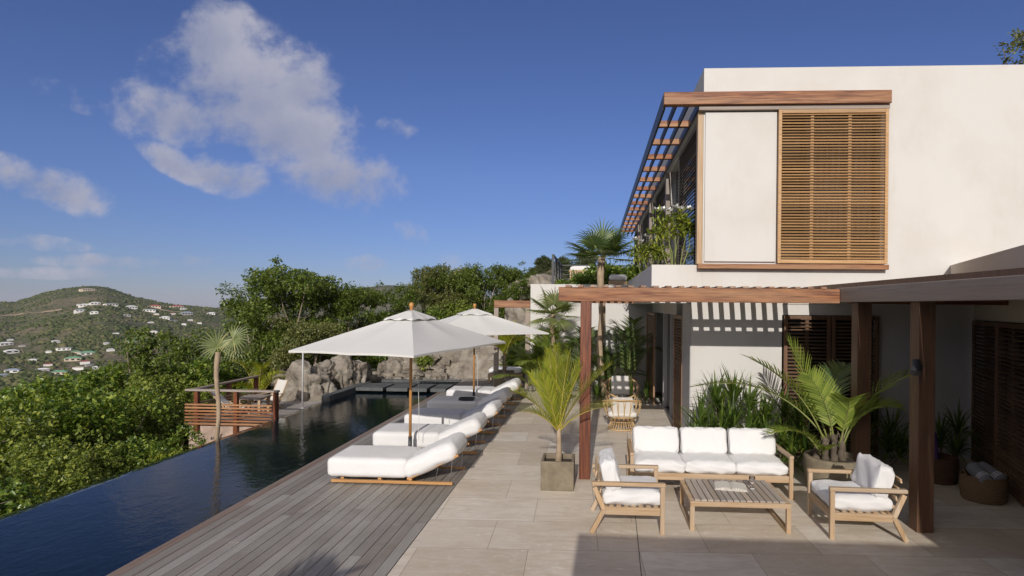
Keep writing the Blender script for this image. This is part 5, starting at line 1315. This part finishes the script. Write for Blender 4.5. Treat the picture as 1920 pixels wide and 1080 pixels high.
def build_palms():
    # potted lime palm on the paving
    t = empty('potted_palm', (-.50, 8.12, .33), 0, 'lime green potted palm with stiff upright fronds by the pergola post', 'palm')
    b = MB(); b.tube([(0, 0, 0), (.005, 0, .12), (.01, 0, .25), (.005, 0, .38), (0, 0, .5)], [.055, .045, .036, .034, .03], 12); b.build('trunk', MT['palmbark'], t, smooth=True)
    base = (0, 0, .44)
    for i, (c, e, L) in enumerate((((-.16, 0, 1.05), (-.30, -.05, 1.46), .27), ((-.05, .05, 1.05), (-.06, .1, 1.66), .28), ((.06, -.05, 1.1), (.14, -.1, 1.58), .28),
                                   ((.24, .02, 1.0), (.72, .0, 1.40), .30), ((.26, -.12, .80), (.74, -.15, .86), .30), ((-.26, -.05, .9), (-.64, -.1, 1.02), .30),
                                   ((-.1, -.22, .95), (-.2, -.42, 1.30), .27), ((.1, .25, 1.0), (.3, .5, 1.4), .30), ((-.20, .22, .95), (-.44, .4, 1.22), .28),
                                   ((.12, -.1, 1.0), (.34, -.25, 1.42), .27), ((-.1, .1, 1.1), (-.17, .2, 1.60), .26), ((-.22, -.2, .8), (-.5, -.4, .80), .27))):
        frond(t, base, c, e, 24, L, 'palm_lime', 'petiole', 300 + i, w=.0078, bare=.10, vee=.6, droop=.03, fwd=1.5, rr=.010, roll=(-.5, .4, -.2, .3, .1, -.3, .6, 0, -.4, .5, -.6, .2)[i])
    # tall palm in the round pot: fronds set one by one
    t = empty('potted_palm', (3.45, 8.32, .40), 0, 'tall feathery palm with long arching fronds in the round mossy pot', 'palm')
    for i, (x, y, h) in enumerate(((-.12, 0, .34), (-.02, -.06, .40), (.12, .02, .36), (-.2, .1, .22), (.02, .14, .3))):
        b = MB(); rg = random.Random(i); b.tube([(x + rg.uniform(-.012, .012), y, h * q / 9) for q in range(10)], [(.058 - .003 * q) * rg.uniform(.75, 1.2) for q in range(10)], 9)
        for q in range(7):
            an = rg.uniform(0, 6.28); zz = rg.uniform(.3, .95) * h; b.tube([(x, y, zz - .05), (x + .06 * math.cos(an), y + .06 * math.sin(an), zz + rg.uniform(.03, .12))], [.018, .005], 5); b.build('trunk', MT['bark'], t, smooth=True)
    sp = [((-.12, 0, .25), (-.42, .0, 1.10), (-1.22, -.15, 1.46), .46, 25, 'palm_green', 0.0),
          ((-.1, 0, .3), (-.75, .25, 1.28), (-1.95, .25, 1.00), .38, 27, 'palm_green', 0.25),
          ((-.05, .1, .3), (-.28, .3, 1.2), (-.52, .35, 1.66), .50, 24, 'palm_green', -.2),
          ((-.02, -.05, .3), (-.10, -.12, .85), (-.44, -.22, 1.25), .36, 22, 'palm_green', .9),
          ((.12, .02, .2), (.30, .1, .95), (1.22, .0, 1.34), .44, 25, 'palm_green', 0.0),
          ((.13, .0, .2), (.30, -.05, .9), (.75, -.25, .84), .38, 24, 'palm_green', .2),
          ((.08, .02, .2), (.20, -.1, .85), (.05, -.35, .95), .36, 22, 'palm_green', .0),
          ((-.2, .0, .1), (-.38, -.1, .54), (-.95, -.2, .44), .34, 20, 'palm_green', .0),
          ((.02, .14, .3), (.1, .5, 1.1), (.45, .7, 1.3), .42, 24, 'palm_dark', .0),
          ((-.18, -.05, .1), (-.2, -.25, .3), (-.3, -.4, .30), .22, 16, 'palm_green', .0)]
    for i, (a, c, e, L, n, lf, rl) in enumerate(sp):
        frond(t, a, c, e, n, L, lf, 'petiole_green', 400 + i, w=.0155, bare=.2, vee=.25, droop=.22, fwd=.75, rr=.012, roll=rl)
    # far planter palm
    auto_palm('potted_palm', (-2.80, 17.55, .45), 'small yellow green palm in the square planter on the far deck', 'palm',
              [(200, .45, 1.35, .55, .9), (340, .55, 1.3, .55, .9), (80, .4, 1.5, .55, .9), (270, .4, 1.25, .55, .9), (150, .6, 1.15, .55, 1.0), (20, .6, 1.05, .55, 1.0), (240, .6, .9, .55, 1.1)], (.06, .045, .6), 'palm_lime', 'petiole', .42, 41, n=22, w=.02)
    # feather palms in the bed at the end of the passage
    lab = ['dark feather palm against the terrace wall left of the pergola post', 'dark feather palm right behind the pergola post', 'dark feather palm at the inner end of the passage by the brown shutter',
           'feather palm spilling over the end of the far deck', 'low dark feather palm under the slat shadows on the wall']
    for i, (x, y, hs, rr_) in enumerate(((-1.35, 16.0, 1.0, 1.25), (-.35, 16.0, 1.05, 1.25), (.95, 15.7, 1.12, 1.2), (-1.85, 16.3, .75, 1.2), (.35, 16.2, .75, 1.15))):
        rng = random.Random(70 + i); spc = []
        for k in range(14):
            az = k * 137.5 + rng.uniform(-20, 20); el = rng.random()
            spc.append((az, rr_ * (.30 + .75 * el), hs * (2.0 - 1.25 * el), .25, 1.0 + .45 * el))
        auto_palm('feather_palm', (x, y, 0), lab[i], 'palm', spc, None, 'palm_dark' if i not in (0, 3) else 'palm_green', 'petiole_green', .46, 500 + i, n=22, w=.0165, droop=.35, vee=.1, fwd=.8, group='feather palms in the bed before the terrace wall')
    # fan palms
    fl = [(az, el, .42) for az, el in ((200, 35), (250, 10), (320, 25), (20, 40), (100, 50), (160, 10), (285, 55), (350, -5), (60, 15), (225, -20), (300, -25), (180, 65))]
    fan_palm('fan_palm', (-1.15, 15.6, 0), 2.35, .055, 'fan palm with a spiky round crown before the terrace wall, left of the pergola', fl, .55, 61)
    fan_palm('fan_palm', (-1.05, 15.9, 0), 1.30, .05, 'shorter fan palm with dull broad fans under the spiky crowned one', [(210, 50, .35), (330, 30, .4), (270, 20, .35), (160, 10, .35), (30, 20, .35), (290, -20, .35)], .5, 62)
    fan_palm('fan_palm', (.18, 15.4, 0), 3.9, .085, 'tall fan palm rising through the pergola above the terrace wall', [(az, el, .55) for az, el in ((185, 25), (210, 5), (240, 40), (300, 20), (330, 45), (355, 15), (20, 30), (60, 55), (110, 40), (150, 20), (270, 8), (195, -5), (340, -5), (90, 75), (45, 60))], .66, 63, leaf='palm_dark')
    fan_palm('fan_palm', (-7.46, 10.85, -1.6), 3.20, .040, 'tall thin fan palm with two lopsided fans standing at the pool rim', [(170, 80, .12, (-.25, 0, 1)), (-8, 42, .46, (.75, -.1, -.25)), (30, 25, .3, (.6, .5, .1))], .42, 64, face=(.35, -.9, .3))
    # garden palms seen behind the deck
    auto_palm('feather_palm', (-9.9, 16.2, -.6), 'small bright feather palm behind the side rail of the sun deck', 'palm', [(az, .8, 1.1 + .3 * math.sin(az), .25, 1.2) for az in (10, 60, 130, 190, 250, 310)], None, 'palm_lime', 'petiole', .34, 77, n=22, w=.018)
    # palm beside the rear wing: out of view, its fronds shade the near deck
    auto_palm('feather_palm', (-3.2, -1.3, 0), 'feather palm beside the wing behind the viewpoint', 'palm', [(az, 1.0, hh, 2.0, 1.25) for az, hh in ((60, 2.6),)], (.1, .07, 2.05), 'palm_green', 'petiole', .5, 78, n=26, w=.022)

def build_strappy():
    strappy('strap_plant', (2.25, 9.55, 0), 'leafy strap plant with many narrow blades against the white wall behind the sofa', [(-.45, 0, .55), (-.2, .1, .95), (.1, .05, 1.0), (.35, .1, .85), (.0, -.2, .6), (.3, -.2, .5), (-.35, -.15, .35), (.5, 0, .55), (-.1, .15, .72), (-.55, -.1, .3), (.2, -.3, .3), (-.2, -.3, .45)], 34, .68, .021, 801)
    strappy('strap_plant', (3.05, 9.55, 0), 'strap plant between the sofa and the round pot', [(-.2, 0, .7), (.15, .1, .8), (0, -.2, .4), (.3, -.1, .45), (-.25, -.2, .35), (.1, -.3, .2), (.4, 0, .7), (.35, -.3, .25)], 34, .60, .021, 802)
    strappy('strap_plant', (4.55, 9.5, 0), 'shaded strap plant against the white wall between the two right posts', [(-.3, 0, .45), (0, .1, .65), (.3, 0, .5), (.1, -.3, .35), (-.3, -.3, .3), (.35, -.2, .25)], 44, .62, .017, 803)
    strappy('strap_plant', (5.75, 9.45, 0), 'shaded strap plant behind the two woven baskets', [(-.15, 0, .4), (.15, .05, .6), (0, -.15, .3)], 44, .55, .016, 804)
    strappy('strap_plant', (.5, 15.1, 0), 'low dark foliage plant at the foot of the passage palms', [(-.4, 0, .2), (0, .1, .3), (.45, 0, .25), (.9, .1, .2)], 40, .5, .022, 805)
    strappy('strap_plant', (-.6, 15.0, 0), 'low green foliage plant behind the potted lime palm', [(-.5, 0, .2), (-.1, .1, .3), (.35, 0, .25)], 40, .5, .022, 806)
    # flowering shrubs on the upper terrace
    def frangi(loc, s, label, hgt):
        t = empty('flowering_shrub', loc, 0, label, 'flowering shrub'); rng = random.Random(int(s * 100))
        heads = [(-.28, -.05, hgt * .94), (.0, .05, hgt), (.22, -.05, hgt * .96), (-.12, -.1, hgt * .82), (.12, -.12, hgt * .86), (.3, .05, hgt * .84), (-.32, .1, hgt * .78)]
        b = MB()
        for hx, hy, hz in heads: branches(b, (rng.uniform(-.06, .06), 0, 0), [(hx, hy, hz)], .018, int(hz * 100), wob=.03)
        b.build('stems', MT['petiole_green'], t, smooth=True)
        (V, F), C = crown([(x * s, y * s, z, .17, .17, .13) for x, y, z in heads], 90, 7, .12, int(s * 77), wr=.2, inner=.1); np_obj('foliage', V, F, MT['leaf_yellow'], t)
        f = MB()
        for i in range(7):
            hx, hy, hz = heads[i % 3]; c = Vector((hx + rng.uniform(-.15, .15), hy - .12 + rng.uniform(-.1, .1), hz + .16 + rng.uniform(-.03, .06)))
            for k in range(9):
                a = rng.uniform(0, 6.28); d = Vector((math.cos(a), math.sin(a) - .5, rng.uniform(.2, 1))).normalized()
                f.strip([c, c + d * .05, c + d * .10], [.008, .036, .006], d.cross(Vector((.3, .2, 1))), fold=.3)
        f.build('blossoms', MT['petal'], t)
    frangi((1.55, 11.0, 3.0), 1.0, 'flowering shrub with white blossoms nearest the corner of the upper terrace', 1.32)
    frangi((1.35, 14.2, 3.0), 1.01, 'second white flowering shrub further along the upper terrace', 1.10)
    # planting along the upper terrace wall
    lob = rand_lobes(8, .5, .35, .4, 901, (.22, .36)); p = make_plant('terrace_shrub', lob, 330, 8, .12, 902, 'leaf_near', stems=5, r0=.015, inner=.4); p['category'] = 'shrub'
    for i, (x, y, s, lab) in enumerate(((-1.05, 17.75, .42, 'round leaved shrub in front of the slatted terrace sofa'), (-.30, 17.7, .7, 'round leaved shrub left of the tall palm trunk on the terrace'), (.45, 18.6, 1.1, 'leafy shrub right of the tall palm trunk, behind the white cushion'), (1.0, 19.6, 1.2, 'leafy shrub at the back of the upper terrace by the villa'), (.05, 18.9, 1.2, 'tall leafy shrub behind the tall palm crown on the terrace'))):
        place(p, x, y, 3.1, s, i * 1.3, lab, i == 0, 'shrubs planted on the upper terrace')
build_shrubs(); build_trees(); build_palms(); build_strappy()

# ------------------------------------------------------------------ far hillside: houses and scrub
def build_far():
    CM = {'w': 'white', 'g': 'green', 'r': 'red', 'y': 'grey', 'b': 'blue grey', 'c': 'cream'}
    RM = {k: mat('roof_' + v.replace(' ', '_'), m_plain, c=c, rough=.7) for (k, v), c in zip(CM.items(), ((.72, .71, .69), (.16, .33, .20), (.30, .07, .06), (.34, .34, .35), (.30, .35, .42), (.55, .47, .36)))}
    WM = {'w': mat('house_white', m_plain, c=(.70, .68, .64), rough=.8), 'c': mat('house_cream', m_plain, c=(.58, .48, .36), rough=.8), 'y': mat('house_grey', m_plain, c=(.36, .34, .32), rough=.8)}
    win = MT['glass']
    H = [(-886, 959, 16, 'w', 'w', 'white villa at the left end of the top row on the far hill'), (-860, 963, 20, 'y', 'w', 'long pale villa in the middle of the top row on the far hill'),
         (-846, 990, 19, 'w', 'w', 'long white villa at the right end of the top row on the far hill'), (-896, 949, 16, 'w', 'w', 'low white house just below and left of the top row'),
         (-811, 852, 15, 'b', 'w', 'small bluish white house in the second row on the far hill'), (-774, 837, 12, 'w', 'w', 'narrow white house right of the bluish one in the second row'),
         (-866, 1072, 22, 'r', 'c', 'red roofed house on the saddle, left one of two'), (-922, 1203, 27, 'r', 'c', 'red roofed house on the saddle, right one of two'),
         (-821, 1003, 22, 'y', 'w', 'grey roofed white house below the red roofs'), (-776, 1038, 21, 'b', 'y', 'blue grey roofed house near the right end of the saddle'),
         (-755, 1078, 15, 'w', 'w', 'bright white house alone at the right end of the saddle'), (-742, 941, 16, 'w', 'w', 'white house with a long roof on the slope below the saddle'),
         (-800, 993, 11, 'w', 'c', 'tiny pale house between the grey and white roofs on the slope'), (-725, 936, 15, 'y', 'y', 'low grey house lowest on the slope below the saddle'),
         (-603, 744, 10, 'w', 'w', 'small white gabled house alone in the scrub right of the valley'), (-577, 673, 14, 'g', 'w', 'white house with a partly green roof in mid slope'),
         (-575, 638, 6, 'w', 'w', 'tiny white cottage left of the partly green roof'), (-552, 618, 8, 'w', 'w', 'small white house at the edge of the slim tree'),
         (-727, 662, 14, 'w', 'w', 'white house highest at the left edge of the valley'), (-651, 599, 13, 'w', 'w', 'pair roofed white house lower at the left edge of the valley'),
         (-700, 657, 8, 'y', 'y', 'weathered grey house right of the white house at the left edge'), (-610, 602, 6, 'w', 'w', 'very small white cottage amid dark trees'),
         (-601, 612, 14, 'y', 'w', 'long grey roofed house above the green roofs'), (-582, 606, 9, 'g', 'c', 'small green roofed house left of the large one'),
         (-568, 606, 16, 'g', 'w', 'large white house with a green hipped roof'), (-560, 580, 16, 'g', 'c', 'cream house with a long green roof below the large one'),
         (-551, 543, 8, 'r', 'w', 'white house with a small dark red roof'), (-536, 523, 11, 'w', 'y', 'pale flat roofed house under the dark red roof'),
         (-508, 512, 14, 'g', 'c', 'cream house with a green roof near the valley floor'), (-543, 501, 12, 'b', 'w', 'white house with a blue grey roof at the lower left'),
         (-534, 484, 9, 'b', 'y', 'blue roofed shed at the lower left edge'), (-479, 482, 12, 'g', 'w', 'lowest green roofed house, partly behind the shrubs'),
         (-458, 452, 10, 'w', 'w', 'lowest white flat house just over the shrubs'), (-508, 532, 10, 'c', 'w', 'long low tan roofed house in the valley'),
         (-514, 550, 7, 'y', 'y', 'small grey house above the tan roof in the valley'), (-491, 534, 8, 'w', 'w', 'white house half behind the slim tree'),
         (-1107, 1181, 28, 'c', 'c', 'beige villa alone near the summit of the far hill'), (-743, 860, 14, 'y', 'y', 'dull grey house on the bare patch below the top row'),
         (-667, 817, 9, 'w', 'w', 'tiny white house in the scrub of the mid slope'), (-780, 716, 7, 'w', 'w', 'tiny white house above the left edge of the valley'),
         (-790, 1020, 10, 'r', 'w', 'small red roofed cottage between the two red roofs and the grey one'), (-730, 985, 9, 'w', 'w', 'tiny white house right of the long roofed one below the saddle'),
         (-700, 968, 8, 'y', 'w', 'tiny grey roofed house lower right of the long roofed one'), (-845, 1120, 12, 'w', 'w', 'pale house on the skyline of the saddle between the red roofs'),
         (-690, 880, 8, 'c', 'c', 'tiny cream house in the scrub under the low grey house'), (-640, 850, 7, 'w', 'w', 'isolated white speck of a house right of mid slope'),
         (-940, 985, 9, 'w', 'w', 'tiny white house above the left end of the top row'), (-618, 700, 8, 'y', 'w', 'grey roofed cottage above the partly green roof'),
         (-640, 640, 8, 'w', 'w', 'white cottage between the left edge houses and the grey roof'), (-585, 560, 8, 'w', 'w', 'white cottage left of the cream house with the long green roof'),
         (-528, 560, 9, 'r', 'w', 'small dull red roofed house beside the tan roof in the valley'), (-600, 520, 9, 'w', 'w', 'white house low at the left edge above the blue shed')]
    rng = random.Random(5)
    for x, y, w, rc, wc, lab in H:
        z = float(height(x, y)); w *= .88; d = w * rng.uniform(.45, .6); hh = max(2.0, min(2.9, w * .17)); face = math.atan2(x, y) * -1 + rng.uniform(-.35, .35)
        t = empty('hillside_house', (x, y, z), face, lab, 'house', 'houses scattered over the far hillside')
        b = MB(); b.box(-w / 2, w / 2, -d / 2, d / 2, -3, hh)
        if w > 12: b.box(-w * .62, -w * .5, -d * .3, d * .4, -4, hh * .8)
        b.build('wall', WM[wc], t)
        b = MB(); ov = .5; rh = w * .12 if rc in 'grbw' else w * .06
        vs = [(-w / 2 - ov, -d / 2 - ov, hh), (w / 2 + ov, -d / 2 - ov, hh), (w / 2 + ov, d / 2 + ov, hh), (-w / 2 - ov, d / 2 + ov, hh), (-w * .22, 0, hh + rh), (w * .22, 0, hh + rh)]
        b.add(vs, [(0, 1, 5, 4), (1, 2, 5), (2, 3, 4, 5), (3, 0, 4), (3, 2, 1, 0)]); b.build('roof', RM[rc], t)
        if w > 10:
            n = int(w / 4)
            for k in range(n):
                cx = -w / 2 + (k + .5) * w / n
                MB().box(cx - w / n * .28, cx + w / n * .28, -d / 2 - .04, -d / 2 + .02, .3, hh * .72).build('window', win, t)
    # tracks cut into the hillside
    MT['track'] = mat('bare_earth', m_plain, c=(.36, .26, .17), rough=.95, var=.25, scale=.2)
    tracks = [[(-1094.0, 988.0), (-1090.0, 1001.0), (-1067.0, 999.0), (-1007.0, 962.0), (-980.0, 955.0), (-966.0, 961.0), (-955.0, 968.0)], [(-770.0, 717.0), (-707.0, 663.0), (-654.0, 612.0), (-635.0, 598.0)], [(-853.0, 1067.0), (-837.0, 1073.0), (-816.0, 1083.0), (-762.0, 1035.0)]]
    for pl in tracks:
        b = MB(); q = []
        for i in range(len(pl) - 1):
            for k in range(8): s_ = k / 8; q.append((pl[i][0] + (pl[i + 1][0] - pl[i][0]) * s_, pl[i][1] + (pl[i + 1][1] - pl[i][1]) * s_))
        vs = []
        for x, y in q:
            r_ = math.hypot(x, y); w_ = 4 + 2 * math.sin(x * .07)
            for o in (-w_, w_): xx_, yy_ = x * (1 + o / r_), y * (1 + o / r_); vs.append((xx_, yy_, float(height(xx_, yy_)) + .7))
        b.add(vs, [(2 * i, 2 * i + 2, 2 * i + 3, 2 * i + 1) for i in range(len(q) - 1)])
        tag(b.build('track', MT['track']), kind='structure')
    # scrub cover
    rng = np.random.default_rng(3); ico = [(0, 0, 1)] + [(math.cos(a) * .94, math.sin(a) * .94, .25) for a in np.arange(5) * 1.2566] + [(math.cos(a) * .9, math.sin(a) * .9, -.5) for a in np.arange(5) * 1.2566 + .63]
    ico = np.array(ico); tri = [(0, 1 + i, 1 + (i + 1) % 5) for i in range(5)] + [(1 + i, 6 + i, 1 + (i + 1) % 5) for i in range(5)] + [(1 + (i + 1) % 5, 6 + i, 6 + (i + 1) % 5) for i in range(5)]
    tri = np.array(tri)
    yy = 330 * (1560 / 330.) ** rng.random(60000) ; u = rng.uniform(-1.18, -.50, 60000); xx = u * yy
    msk = _bump(xx, yy, .02, 3) + .8 * _bump(xx, yy, .06, 5) + rng.normal(size=len(xx)) * .7 > -.05
    for hx, hy, w, *_ in H: msk &= ~((np.abs(xx - hx * yy / hy) < w * .5) & (yy > hy - w * .75) & (yy < hy + w * .5))
    for pl in tracks:
        for (x0, y0), (x1, y1) in zip(pl[:-1], pl[1:]):
            for k in range(6): msk &= np.hypot(xx - x0 - (x1 - x0) * k / 6, yy - y0 - (y1 - y0) * k / 6) > 8
    xx, yy = xx[msk], yy[msk]; zz = height(xx, yy)
    s = rng.uniform(.7, 2.1, len(xx)) * np.where(rng.random(len(xx)) < .12, 1.7, 1.0)
    V = ico[None] * s[:, None, None] * np.array([1.15, 1.15, .8]) * rng.uniform(.7, 1.3, (len(xx), len(ico), 1)) + np.stack([xx, yy, zz + s * .3], -1)[:, None]
    F = tri[None] + (np.arange(len(xx)) * len(ico))[:, None, None]
    tag(np_obj('hillside_scrub', V.reshape(-1, 3), F.reshape(-1, 3), MT['scrub'], smooth=False), 'dark scrub and small trees covering the far hillside', 'scrub', kind='stuff')
build_far()
# ------------------------------------------------------------------ the air
def build_haze():
    m = bpy.data.materials.new('haze_air'); m.use_nodes = True; nt = m.node_tree
    nt.nodes.remove(nt.nodes['Principled BSDF'])
    v = nt.nodes.new('ShaderNodeVolumePrincipled'); v.inputs['Color'].default_value = (0.72, 0.82, 1.0, 1); v.inputs['Density'].default_value = 0.00005; v.inputs['Anisotropy'].default_value = 0.0
    nt.links.new(v.outputs[0], nt.nodes['Material Output'].inputs['Volume'])
    o = MB().box(-7600, 7600, -7600, 7600, -140, 60).build('haze', m); tag(o, kind='stuff')
build_haze()
